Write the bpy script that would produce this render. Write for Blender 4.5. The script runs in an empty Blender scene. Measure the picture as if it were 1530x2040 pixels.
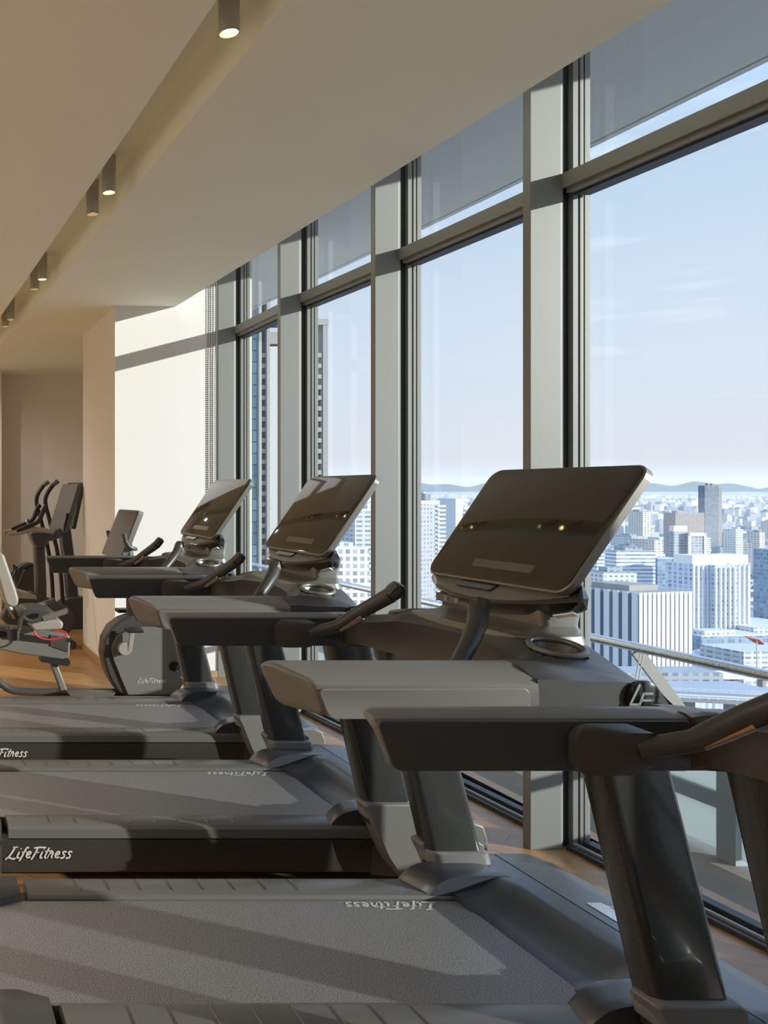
import bpy, bmesh, math, random
from mathutils import Vector, Matrix
R = random.Random(7)
PI = math.pi
F = 1750.0; CX = -178.0; CY = 978.0; HC = 1.45
def P(px, py, Y):
    return ((px - CX) * Y / F, HC - (py - CY) * Y / F)
col = bpy.context.scene.collection

# ------------------------------------------------------------------ helpers
class MB:
    def __init__(s): s.v = []; s.f = []; s.m = []; s.mi = 0
    def add(s, vs, fs):
        o = len(s.v); s.v += [tuple(p) for p in vs]
        s.f += [tuple(i + o for i in f) for f in fs]; s.m += [s.mi] * len(fs)
    def box(s, x0, x1, y0, y1, z0, z1):
        s.add([(x0,y0,z0),(x1,y0,z0),(x1,y1,z0),(x0,y1,z0),(x0,y0,z1),(x1,y0,z1),(x1,y1,z1),(x0,y1,z1)],
              [(0,3,2,1),(4,5,6,7),(0,1,5,4),(1,2,6,5),(2,3,7,6),(3,0,4,7)])
    def loft(s, rings, closed=True, caps=True):
        n = len(rings[0]); vs = [p for r in rings for p in r]; fs = []
        for i in range(len(rings) - 1):
            for j in range(n if closed else n - 1):
                k = (j + 1) % n
                fs.append((i*n+j, i*n+k, (i+1)*n+k, (i+1)*n+j))
        if caps and closed:
            fs.append(tuple(range(n-1, -1, -1))); fs.append(tuple((len(rings)-1)*n + j for j in range(n)))
        s.add(vs, fs)
    def prism_y(s, prof, y0, y1):      # prof in (x,z)
        s.loft([[(x, y0, z) for x, z in prof], [(x, y1, z) for x, z in prof]])
    def prism_x(s, prof, x0, x1):      # prof in (y,z)
        s.loft([[(x0, y, z) for y, z in prof], [(x1, y, z) for y, z in prof]])
    def prism_z(s, prof, z0, z1):      # prof in (x,y)
        s.loft([[(x, y, z0) for x, y in prof], [(x, y, z1) for x, y in prof]])
    def tube(s, pts, r, n=12, caps=True):
        pts = [Vector(p) for p in pts]; rr = r if isinstance(r, (list, tuple)) else [r] * len(pts)
        rings = []; up = None
        for i, p in enumerate(pts):
            t = (pts[min(i+1, len(pts)-1)] - pts[max(i-1, 0)]).normalized()
            if up is None:
                up = Vector((0,0,1)) if abs(t.z) < .9 else Vector((0,1,0))
            a = t.cross(up).normalized(); up = a.cross(t).normalized()
            rings.append([tuple(p + (a*math.cos(q) + up*math.sin(q)) * rr[i]) for q in [2*PI*k/n for k in range(n)]])
        s.loft(rings, True, caps)
    def bar(s, pts, w, h, up=(0,0,1)):  # rectangular section
        pts = [Vector(p) for p in pts]; rings = []; upv = Vector(up)
        for i, p in enumerate(pts):
            t = (pts[min(i+1, len(pts)-1)] - pts[max(i-1, 0)]).normalized()
            a = t.cross(upv).normalized(); b = a.cross(t).normalized()
            rings.append([tuple(p + a*x*w/2 + b*y*h/2) for x, y in ((-1,-1),(1,-1),(1,1),(-1,1))])
        s.loft(rings)
    def torus(s, c, R1, r, ax=(0,0,1), n=28, m=8):
        ax = Vector(ax).normalized(); a = ax.orthogonal().normalized(); b = ax.cross(a); c = Vector(c); vs = []; fs = []
        for i in range(n):
            q = 2*PI*i/n; d = a*math.cos(q) + b*math.sin(q)
            for j in range(m):
                w = 2*PI*j/m; vs.append(tuple(c + d*(R1 + r*math.cos(w)) + ax*r*math.sin(w)))
        for i in range(n):
            for j in range(m):
                fs.append((i*m+j, ((i+1)%n)*m+j, ((i+1)%n)*m+(j+1)%m, i*m+(j+1)%m))
        s.add(vs, fs)
    def ribbon(s, strokes, w, o, ax, ay):   # flat strokes on a plane, o origin, ax/ay axes
        o = Vector(o); ax = Vector(ax); ay = Vector(ay)
        for st in strokes:
            pts = [Vector((x, y)) for x, y in st]; L = []; Rr = []
            for i, p in enumerate(pts):
                t = (pts[min(i+1, len(pts)-1)] - pts[max(i-1, 0)])
                t = t.normalized() if t.length > 0 else Vector((1, 0))
                nrm = Vector((-t.y, t.x)); ww = w * (1 - .35*(i == 0) - .45*(i == len(pts)-1))
                L.append(p + nrm*ww/2); Rr.append(p - nrm*ww/2)
            for i in range(len(pts) - 1):
                q = [L[i], L[i+1], Rr[i+1], Rr[i]]
                s.add([tuple(o + ax*a.x + ay*a.y) for a in q], [(0,3,2,1)])
    def build(s, name, mats, parent=None, sm=35, bevel=0, seg=2):
        me = bpy.data.meshes.new(name); me.from_pydata(s.v, [], s.f); me.update()
        mats = mats if isinstance(mats, (list, tuple)) else [mats]
        for m in mats: me.materials.append(m)
        if len(mats) > 1: me.polygons.foreach_set('material_index', s.m)
        bm = bmesh.new(); bm.from_mesh(me)
        bmesh.ops.remove_doubles(bm, verts=bm.verts, dist=1e-6) if not bevel else None
        bmesh.ops.recalc_face_normals(bm, faces=bm.faces); bm.to_mesh(me); bm.free()
        if sm:
            me.polygons.foreach_set('use_smooth', [True] * len(me.polygons)); me.set_sharp_from_angle(angle=math.radians(sm))
        o = bpy.data.objects.new(name, me); col.objects.link(o)
        if bevel:
            b = o.modifiers.new('edge', 'BEVEL'); b.width = bevel; b.segments = seg; b.limit_method = 'ANGLE'; b.angle_limit = math.radians(30); b.harden_normals = False
        if parent: o.parent = parent
        return o
def rrect(w, h, r, n=6):
    out = []
    for cx, cy, a0 in ((w/2-r, h/2-r, 0), (-w/2+r, h/2-r, 90), (-w/2+r, -h/2+r, 180), (w/2-r, -h/2+r, 270)):
        for i in range(n+1):
            a = math.radians(a0 + 90*i/n); out.append((cx + r*math.cos(a), cy + r*math.sin(a)))
    return out
def lerp(a, b, t): return a + (b-a)*t
def ss(a, b, x):
    t = max(0, min(1, (x-a)/(b-a))); return t*t*(3-2*t)
def interp(pts, x):
    if x <= pts[0][0]: (a, b), (c, d) = pts[0], pts[1]
    elif x >= pts[-1][0]: (a, b), (c, d) = pts[-2], pts[-1]
    else:
        for i in range(len(pts)-1):
            if pts[i][0] <= x <= pts[i+1][0]: (a, b), (c, d) = pts[i], pts[i+1]; break
    return b + (d-b)*(x-a)/(c-a)
def smooth(pts, k=2):   # Chaikin on open polyline
    for _ in range(k):
        q = [pts[0]]
        for i in range(len(pts)-1):
            a = Vector(pts[i]); b = Vector(pts[i+1]); q += [tuple(a*.75+b*.25), tuple(a*.25+b*.75)]
        q.append(pts[-1]); pts = q
    return pts
def thing(name, label, cat, loc=(0,0,0), group=None, kind=None):
    o = bpy.data.objects.new(name, None); col.objects.link(o); o.location = loc; o.empty_display_size = .1
    o['label'] = label; o['category'] = cat
    if group: o['group'] = group
    if kind: o['kind'] = kind
    return o
def tag(o, label, cat, group=None, kind=None):
    o['label'] = label; o['category'] = cat
    if group: o['group'] = group
    if kind: o['kind'] = kind
    return o
def struct(o, label=None, cat=None):
    o['kind'] = 'structure'
    if label: o['label'] = label
    if cat: o['category'] = cat
    return o
def copy_tree(o, parent=None):
    c = o.copy(); col.objects.link(c); c.parent = parent
    for ch in [x for x in bpy.data.objects if x.parent == o]: copy_tree(ch, c)
    return c

# ------------------------------------------------------------------ materials
def mat(name, c, rough=.5, metal=0, spec=.5, noise=None, bump=None, coat=0, emit=None):
    m = bpy.data.materials.new(name); m.use_nodes = True; nt = m.node_tree; b = nt.nodes['Principled BSDF']
    b.inputs['Base Color'].default_value = (*c, 1); b.inputs['Roughness'].default_value = rough; b.inputs['Metallic'].default_value = metal
    b.inputs['Specular IOR Level'].default_value = spec; b.inputs['Coat Weight'].default_value = coat
    if emit: b.inputs['Emission Color'].default_value = (*emit[:3], 1); b.inputs['Emission Strength'].default_value = emit[3]
    tc = None
    if noise or bump:
        tc = nt.nodes.new('ShaderNodeTexCoord')
    if noise:   # (scale, colour2, lo, hi)
        n = nt.nodes.new('ShaderNodeTexNoise'); n.inputs['Scale'].default_value = noise[0]; n.inputs['Detail'].default_value = 3
        r = nt.nodes.new('ShaderNodeValToRGB'); r.color_ramp.elements[0].position = noise[2]; r.color_ramp.elements[1].position = noise[3]
        r.color_ramp.elements[0].color = (*c, 1); r.color_ramp.elements[1].color = (*noise[1], 1)
        nt.links.new(tc.outputs['Object'], n.inputs['Vector']); nt.links.new(n.outputs['Fac'], r.inputs['Fac']); nt.links.new(r.outputs['Color'], b.inputs['Base Color'])
    if bump:    # (scale, strength, distance)
        n = nt.nodes.new('ShaderNodeTexNoise'); n.inputs['Scale'].default_value = bump[0]; n.inputs['Detail'].default_value = 2
        k = nt.nodes.new('ShaderNodeBump'); k.inputs['Strength'].default_value = bump[1]; k.inputs['Distance'].default_value = bump[2]
        nt.links.new(tc.outputs['Object'], n.inputs['Vector']); nt.links.new(n.outputs['Fac'], k.inputs['Height']); nt.links.new(k.outputs['Normal'], b.inputs['Normal'])
    return m
M = {}
M['plaster'] = mat('warm_plaster', (.72,.68,.60), .85, bump=(60,.05,.002))
M['ceiling'] = mat('ceiling_plaster', (.83,.885,.78), .9)
M['white'] = mat('white_plaster', (.80,.80,.785), .8)
M['plastic'] = mat('charcoal_plastic', (.050,.051,.052), .40, bump=(900,.25,.0004))
M['dark_panel'] = mat('slate_plastic', (.040,.046,.052), .42, bump=(900,.2,.0004))  # arm plastic darkened, its shade put into the colour
M['plastic2'] = mat('grey_plastic', (.150,.150,.140), .42, bump=(900,.3,.0005))
M['cover'] = mat('cover_plastic', (.038,.045,.058), .32, spec=.8, bump=(700,.2,.0004))  # slight blue tint stands in for the reflected sky
M['upright'] = mat('dark_metallic_paint', (.036,.037,.035), .22, noise=(420,(.16,.16,.14),.62,.80), coat=.4)
M['frame'] = mat('speckled_dark_paint', (.034,.032,.027), .30, noise=(300,(.25,.24,.20),.68,.78))
M['belt'] = mat('belt_rubber', (.070,.071,.074), .52, noise=(420,(.50,.50,.49),.46,.72), bump=(650,.18,.0008))
M['rail'] = mat('rail_plastic', (.105,.105,.098), .34)
M['black'] = mat('black_rubber', (.012,.012,.013), .5)
M['gloss'] = mat('black_gloss', (.010,.010,.010), .12, coat=.5)
M['screen'] = mat('screen_glass', (.020,.018,.015), .04, spec=.7)
M['housing'] = mat('housing_grey', (.21,.21,.19), .36, metal=.4)
M['silver'] = mat('silver', (.62,.60,.55), .28, metal=1)
M['logo'] = mat('logo_grey', (.50,.50,.47), .5)
M['logo_dim'] = mat('logo_dim', (.30,.30,.28), .5)
M['chrome'] = mat('steel_tube', (.62,.63,.64), .25, metal=1, bump=(90,.35,.004))
M['alu'] = mat('window_metal', (.245,.255,.24), .48, metal=.25)
M['alu_dark'] = mat('window_gasket', (.035,.036,.038), .5)
M['copper'] = mat('sensor_plate', (.70,.52,.38), .28, metal=1)
M['pad'] = mat('grey_vinyl', (.30,.28,.25), .55)
M['red'] = mat('red_strap', (.60,.03,.03), .5)
M['deck'] = mat('terrace_boards', (.20,.18,.16), .7, noise=(3,(.27,.25,.23),.3,.7))
M['panel'] = mat('pale_panel', (.50,.56,.56), .4)
def frosted():
    m = bpy.data.materials['pale_panel']; nt = m.node_tree; out = nt.nodes['Material Output']; p = nt.nodes['Principled BSDF']; t = nt.nodes.new('ShaderNodeBsdfTranslucent'); t.inputs[0].default_value = (.68,.73,.73,1)
    mx = nt.nodes.new('ShaderNodeMixShader'); mx.inputs[0].default_value = .55; nt.links.new(p.outputs[0], mx.inputs[1]); nt.links.new(t.outputs[0], mx.inputs[2]); nt.links.new(mx.outputs[0], out.inputs[0])
frosted()
M['postblue'] = mat('post_paint', (.36,.42,.46), .5, metal=.2)
M['soffit'] = mat('soffit_paint', (.42,.46,.48), .8)
M['lampbody'] = mat('lamp_body', (.45,.42,.36), .5)
M['lamp_on'] = mat('lamp_lens', (1,.8,.5), .5, emit=(1,.72,.38,9))
M['lamp_dim'] = mat('lamp_lens_dim', (1,.8,.5), .5, emit=(1,.66,.35,1.6))
M['chain'] = mat('bead_chain', (.25,.24,.22), .4, metal=.5)

# wood floor: planks running diagonally, procedural
def wood_mat():
    m = bpy.data.materials.new('oak_planks'); m.use_nodes = True; nt = m.node_tree; b = nt.nodes['Principled BSDF']
    tc = nt.nodes.new('ShaderNodeTexCoord'); mp = nt.nodes.new('ShaderNodeMapping'); mp.inputs['Rotation'].default_value = (0,0,math.radians(42))
    br = nt.nodes.new('ShaderNodeTexBrick'); br.inputs['Scale'].default_value = 1; br.inputs['Brick Width'].default_value = 1.2; br.inputs['Row Height'].default_value = .12
    br.inputs['Mortar Size'].default_value = .0015; br.inputs['Color1'].default_value = (.52,.285,.11,1); br.inputs['Color2'].default_value = (.41,.21,.075,1); br.inputs['Mortar'].default_value = (.14,.07,.03,1)
    n = nt.nodes.new('ShaderNodeTexNoise'); n.inputs['Scale'].default_value = 4; n.inputs['Detail'].default_value = 6
    mp2 = nt.nodes.new('ShaderNodeMapping'); mp2.inputs['Rotation'].default_value = (0,0,math.radians(42)); mp2.inputs['Scale'].default_value = (1,14,1)
    mx = nt.nodes.new('ShaderNodeMixRGB'); mx.blend_type = 'MULTIPLY'; mx.inputs[0].default_value = .45
    nt.links.new(tc.outputs['Object'], mp.inputs[0]); nt.links.new(mp.outputs[0], br.inputs['Vector'])
    nt.links.new(tc.outputs['Object'], mp2.inputs[0]); nt.links.new(mp2.outputs[0], n.inputs['Vector'])
    nt.links.new(br.outputs['Color'], mx.inputs[1]); nt.links.new(n.outputs['Color'], mx.inputs[2]); nt.links.new(mx.outputs[0], b.inputs['Base Color'])
    b.inputs['Roughness'].default_value = .38
    return m
M['wood'] = wood_mat()
M['bracket'] = mat('bracket_steel', (.30,.29,.27), .4, metal=.7)
M['board'] = mat('oak_skirting', (.42,.27,.14), .5)
def glass_mat():
    m = bpy.data.materials.new('window_glass'); m.use_nodes = True; nt = m.node_tree; nt.nodes.remove(nt.nodes['Principled BSDF'])
    out = nt.nodes['Material Output']; t = nt.nodes.new('ShaderNodeBsdfTransparent'); t.inputs[0].default_value = (.93,.96,.97,1)
    g = nt.nodes.new('ShaderNodeBsdfGlossy'); g.inputs['Roughness'].default_value = 0; f = nt.nodes.new('ShaderNodeFresnel'); f.inputs[0].default_value = 1.5
    mx = nt.nodes.new('ShaderNodeMixShader'); ge = nt.nodes.new('ShaderNodeNewGeometry'); iv = nt.nodes.new('ShaderNodeMath'); iv.operation = 'SUBTRACT'; iv.inputs[0].default_value = 1; nt.links.new(ge.outputs['Backfacing'], iv.inputs[1])
    mu = nt.nodes.new('ShaderNodeMath'); mu.operation = 'MULTIPLY'; nt.links.new(f.outputs[0], mu.inputs[0]); nt.links.new(iv.outputs[0], mu.inputs[1]); nt.links.new(mu.outputs[0], mx.inputs[0]); nt.links.new(t.outputs[0], mx.inputs[1]); nt.links.new(g.outputs[0], mx.inputs[2]); nt.links.new(mx.outputs[0], out.inputs[0])
    return m
M['glass'] = glass_mat()

# ------------------------------------------------------------------ room
def fx(y): return 2.63 - .042*(y - 3.55) + (.028 if y > 6.8 else 0) - (.016 if 5.6 < y < 5.75 else 0)
edge = [(-6,2.42),(0,2.315),(2.573,2.232),(3.16,2.212),(4.153,2.172),(5.0,2.139),(5.95,2.10),(6.97,2.063)]
slotL = [(-6,1.02),(0,.955),(2.573,.897),(3.82,.859),(5.5,.803),(7.27,.74),(9,.67),(11,.58)]
slotR = [(-6,1.26),(0,1.185),(2.573,1.107),(3.55,1.080),(4.68,1.045),(6.75,.965),(8.65,.88),(11,.77)]
CZ = 2.888
ysamp = [-6 + 17*i/68 for i in range(69)]
m = MB(); m.box(-5, 2.9, -6, 11, -.05, 0); struct(m.build('floor', M['wood'], sm=0), 'warm oak plank floor of the gym', 'floor')
# ceiling with lighting slot: solid slabs
m = MB()
def strip(fa, fb, y0, y1, z0, z1):
    ys = [y0] + [y for y in ysamp if y0 < y < y1] + [y1]
    m.loft([[(fa(y), y, z0), (fb(y), y, z0), (fb(y), y, z1), (fa(y), y, z1)] for y in ys])
strip(lambda y: -5, lambda y: interp(slotL, y), -6, 11, CZ, 3.4)
strip(lambda y: interp(slotL, y), lambda y: interp(slotR, y), -6, 11, CZ+.17, 3.4)
strip(lambda y: interp(slotR, y), lambda y: interp(edge, y), -6, 8.2, CZ, 3.4)
strip(lambda y: interp(slotR, y), lambda y: 2.7, 8.2, 11, CZ, 3.4)
struct(m.build('ceiling', M['ceiling'], sm=0), 'beige plaster ceiling with a recessed lighting slot', 'ceiling')
m = MB(); m.box(-5, 2.72, -6, 8.2, 3.4, 3.5); struct(m.build('trim_1', M['plaster'], sm=0), 'shaded top of the blind pocket above the windows', 'trim')
m = MB(); m.box(-5.1, -5, -6, 11, 0, 3.45); struct(m.build('wall_left', M['plaster'], sm=0))
m = MB(); m.box(-5, 2.95, -6.1, -6, 0, 3.45); struct(m.build('wall_back', mat('dark_panelling', (.10,.09,.08), .6), sm=0))  # unseen wall, colour darkened to cut bounce onto the treadmills
m = MB(); m.box(-5, 2.7, 10.94, 11.04, 0, CZ); struct(m.build('wall_far', M['white'], sm=0), 'pale wall at the far end of the gym', 'wall')
m = MB(); m.box(-5, 1.088, 10.5, 10.9, 0, CZ); struct(m.build('wall_alcove', M['plaster'], sm=0), 'edge of a warm beige wall at the far left', 'wall')
m = MB(); m.box(1.593, 2.50, 6.85, 8.12, 0, 3.4); struct(m.build('wall_pier', M['white'], sm=0), 'white sunlit pier wall at the end of the window row', 'wall')
m = MB(); m.box(1.583, 2.39, 6.835, 6.848, 0, .05); m.box(1.575, 1.592, 6.835, 8.12, 0, .05); struct(m.build('baseboard_pier', M['board'], sm=0), 'low oak skirting at the foot of the pier', 'baseboard')

# facade windows
MZ = [6.84, 5.70, 4.65, 3.55, 2.48, 1.41, .34, -.73, -1.80, -2.87, -3.94, -5.01, -6.0]
for i in range(len(MZ) - 1):
    yf, yn = MZ[i], MZ[i+1]     # far and near mullion
    f0, f1 = fx(yf), fx(yn)
    w = bpy.data.objects.new('window_%d' % (i+1), None); col.objects.link(w); w['kind'] = 'structure'; w['category'] = 'window'
    w['label'] = ['last tall window bay beside the white pier', 'tall window bay behind the far treadmills', 'third tall window bay, beyond the large console', 'large window bay at the right edge'][i] if i < 4 else 'tall window bay alongside the camera, out of frame'
    g = fx(yf) - f0
    # mullion: interior fin (box) + frame profile, standing at yf, near face at yf
    m = MB()
    m.prism_z([(f0-.125, yf+.045), (f0-.125, yf), (f0, yf), (f0+.02, yf+.018), (f0+.02, yf+.045)], 0, 3.4)
    m.build('mullion', M['alu'], w, sm=0, bevel=.0015)
    m = MB(); m.box(f0+.02, f0+.055, yf+.035, yf+.06, 0, 3.4); m.box(f0-.06, f0+.0, yf+.045, yf+.085, 0, 3.4); m.build('gasket', M['alu_dark'], w, sm=0)
    m = MB()
    for a, b, c in ((.055,.075,0), (.078,.081,.006), (.084,.097,0), (.100,.103,.008), (.106,.127,.004)):
        m.box(f0+a, f0+b, yf+.01+c, yf+.10, 0, 3.4)
    m.box(f0+.054, f0+.126, yf+.03, yf+.099, 0, 3.4)
    m.build('jamb', M['alu'], w, sm=0)
    # transom, sill and head follow the facade
    def run(x0, x1, z0, z1, mt, nm):
        q = MB(); q.prism_z([(f0+x0, yf), (f1+x0, yn+.10), (f1+x1, yn+.10), (f0+x1, yf)], z0, z1); return q.build(nm, mt, w, sm=0, bevel=.001)
    run(0, .127, 2.672, 2.732, M['alu'], 'transom')
    run(.02, .12, 2.655, 2.672, M['alu'], 'transom_lip'); run(.05, .115, 2.645, 2.655, M['alu_dark'], 'seal')
    run(.02, .127, 0, .018, M['alu_dark'], 'sill'); run(.045, .06, .018, .028, M['alu'], 'sill_rib'); run(.085, .127, .018, .035, M['alu_dark'], 'sill_frame')
    q = MB(); q.prism_z([(f0+.108, yf+.08), (f1+.108, yn+.10), (f1+.114, yn+.10), (f0+.114, yf+.08)], .03, 2.65); q.build('lower_pane', M['glass'], w, sm=0)
    q = MB(); q.prism_z([(f0+.108, yf+.08), (f1+.108, yn+.10), (f1+.114, yn+.10), (f0+.114, yf+.08)], 2.73, 3.4); q.build('upper_pane', M['glass'], w, sm=0)
# facade beyond the pier
m = MB(); m.box(2.47, 2.70, 6.95, 11.0, 0, 3.4); struct(m.build('wall_right', M['plaster'], sm=0))

# ------------------------------------------------------------------ terrace
m = MB(); m.box(2.80, 4.05, -6, 12, -.36, -.31); struct(m.build('floor_terrace', M['deck'], sm=0), 'grey board floor of the outside terrace', 'floor')
m = MB(); m.box(2.78, 2.84, -6, 12, -.36, .0); struct(m.build('trim_2', M['alu_dark'], sm=0), 'dark upstand below the windows outside', 'trim')
m = MB()
sof = [(-6,4.12),(0,4.05),(3,4.0),(6,3.93),(9,3.8),(12,3.6)]
ys = [-6 + 18*i/36 for i in range(37)]
m.loft([[(2.72, y, 3.44), (interp(sof, y)-.06, y, 3.44), (interp(sof, y)-.06, y, 3.452), (interp(sof, y)-.045, y, 3.452), (interp(sof, y)-.045, y, 3.44), (interp(sof, y), y, 3.44), (interp(sof, y), y, 3.75), (2.72, y, 3.75)] for y in ys])
struct(m.build('ceiling_terrace', M['soffit'], sm=0), 'grey soffit over the terrace seen through the upper panes', 'ceiling')
bal = thing('balustrade', 'steel terrace balustrade with round handrail and pale panels outside the windows', 'railing', (3.9, 0, -.31))
m = MB(); m.tube([(0, -6+.5*i, .92) for i in range(37)], .026, 16); m.build('handrail_tube', M['chrome'], bal)
k = 0
for i in range(22):
    y = 4.97 - .80*(i - 8)
    if y < -5 or y > 11.5: continue
    m = MB(); m.box(-.004, .004, y-.80+.05, y-.05, .03, .235); m.build('lower_panel', M['panel'], bal, sm=0)
    m = MB(); m.box(-.004, .004, y-.80+.05, y-.05, .31, .62); m.build('upper_panel', M['panel'], bal, sm=0)
    m = MB(); m.box(-.03, .03, y-.05, y+.05, 0, .66); m.build('post', M['postblue'], bal, sm=0)
m = MB(); m.box(-.025, .025, -6, 12, .235, .31); m.build('mid_rail', M['postblue'], bal, sm=0)
m = MB(); m.box(-.03, .03, -6, 12, .62, .65); m.build('top_rail', M['postblue'], bal, sm=0)
for y in (4.72-2.4, 4.72, 4.72+2.4, 4.72+4.8):
    m = MB(); m.bar([(.0, y, .90), (.30, y, .50)], .06, .014, (0,1,0)); m.build('bracket', M['bracket'], bal, sm=0)
    m = MB(); m.tube([(-.004, y-.04, .94), (-.05, y-.04, .70)], .003, 6); m.tube([(-.004, y-.06, .94), (-.05, y-.06, .70)], .003, 6); m.build('cable', M['silver'], bal)

# ------------------------------------------------------------------ lettering strokes
GL = {
 'L': ([[(.38,1.0),(.28,.62),(.10,.12),(-.12,-.12)], [(.22,1.02),(.38,1.0),(.6,1.08)], [(-.12,-.02),(.15,.08),(.42,-.08),(.62,.02)]], .62),
 'i': ([[(.16,.62),(.06,.08),(.16,.02),(.26,.10)], [(.20,.82),(.26,.90)]], .28),
 'f': ([[(.52,.92),(.40,1.02),(.30,.85),(.18,.3),(.05,-.25)], [(.06,.55),(.44,.60)]], .38),
 'e': ([[(.10,.28),(.34,.38),(.36,.58),(.20,.62),(.06,.34),(.14,.04),(.42,.12)]], .46),
 'F': ([[(.34,.98),(.24,.5),(.06,-.14)], [(.05,.92),(.38,1.0),(.95,.98)], [(.16,.50),(.50,.56)]], .58),
 't': ([[(.30,.98),(.16,.3),(.14,.05),(.28,.04)], [(.04,.64),(.60,.70)]], .34),
 'n': ([[(.12,.60),(.02,0)], [(.08,.36),(.26,.62),(.36,.50),(.28,.08),(.40,.06)]], .46),
 's': ([[(.40,.56),(.22,.64),(.10,.48),(.32,.28),(.28,.04),(.02,.02)]], .42),
}
def script(word):
    x = 0; out = []
    for ch in word:
        st, adv = GL[ch]
        for s in st:
            s3 = [(a, b, 0) for a, b in s]
            if len(s3) > 2: s3 = smooth(s3, 1)
            out.append([(x + a + .22*b, b) for a, b, _ in s3])
        x += adv
    return out, x
SCR, SCRW = script('LifeFitness')
def scr(mb, o, ax, ay, width, height, w=.11):
    k = width / SCRW
    st = [[(a*k, b*height) for a, b in s] for s in SCR]
    mb.ribbon(st, w*height, o, ax, ay)
LFS = [[(.50,1.0),(.12,.22)], [(.06,.17),(.50,.17)], [(1.05,.62),(.62,.62)], [(.66,.64),(.38,-.12)], [(.50,.34),(.98,.34)]]

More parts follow.
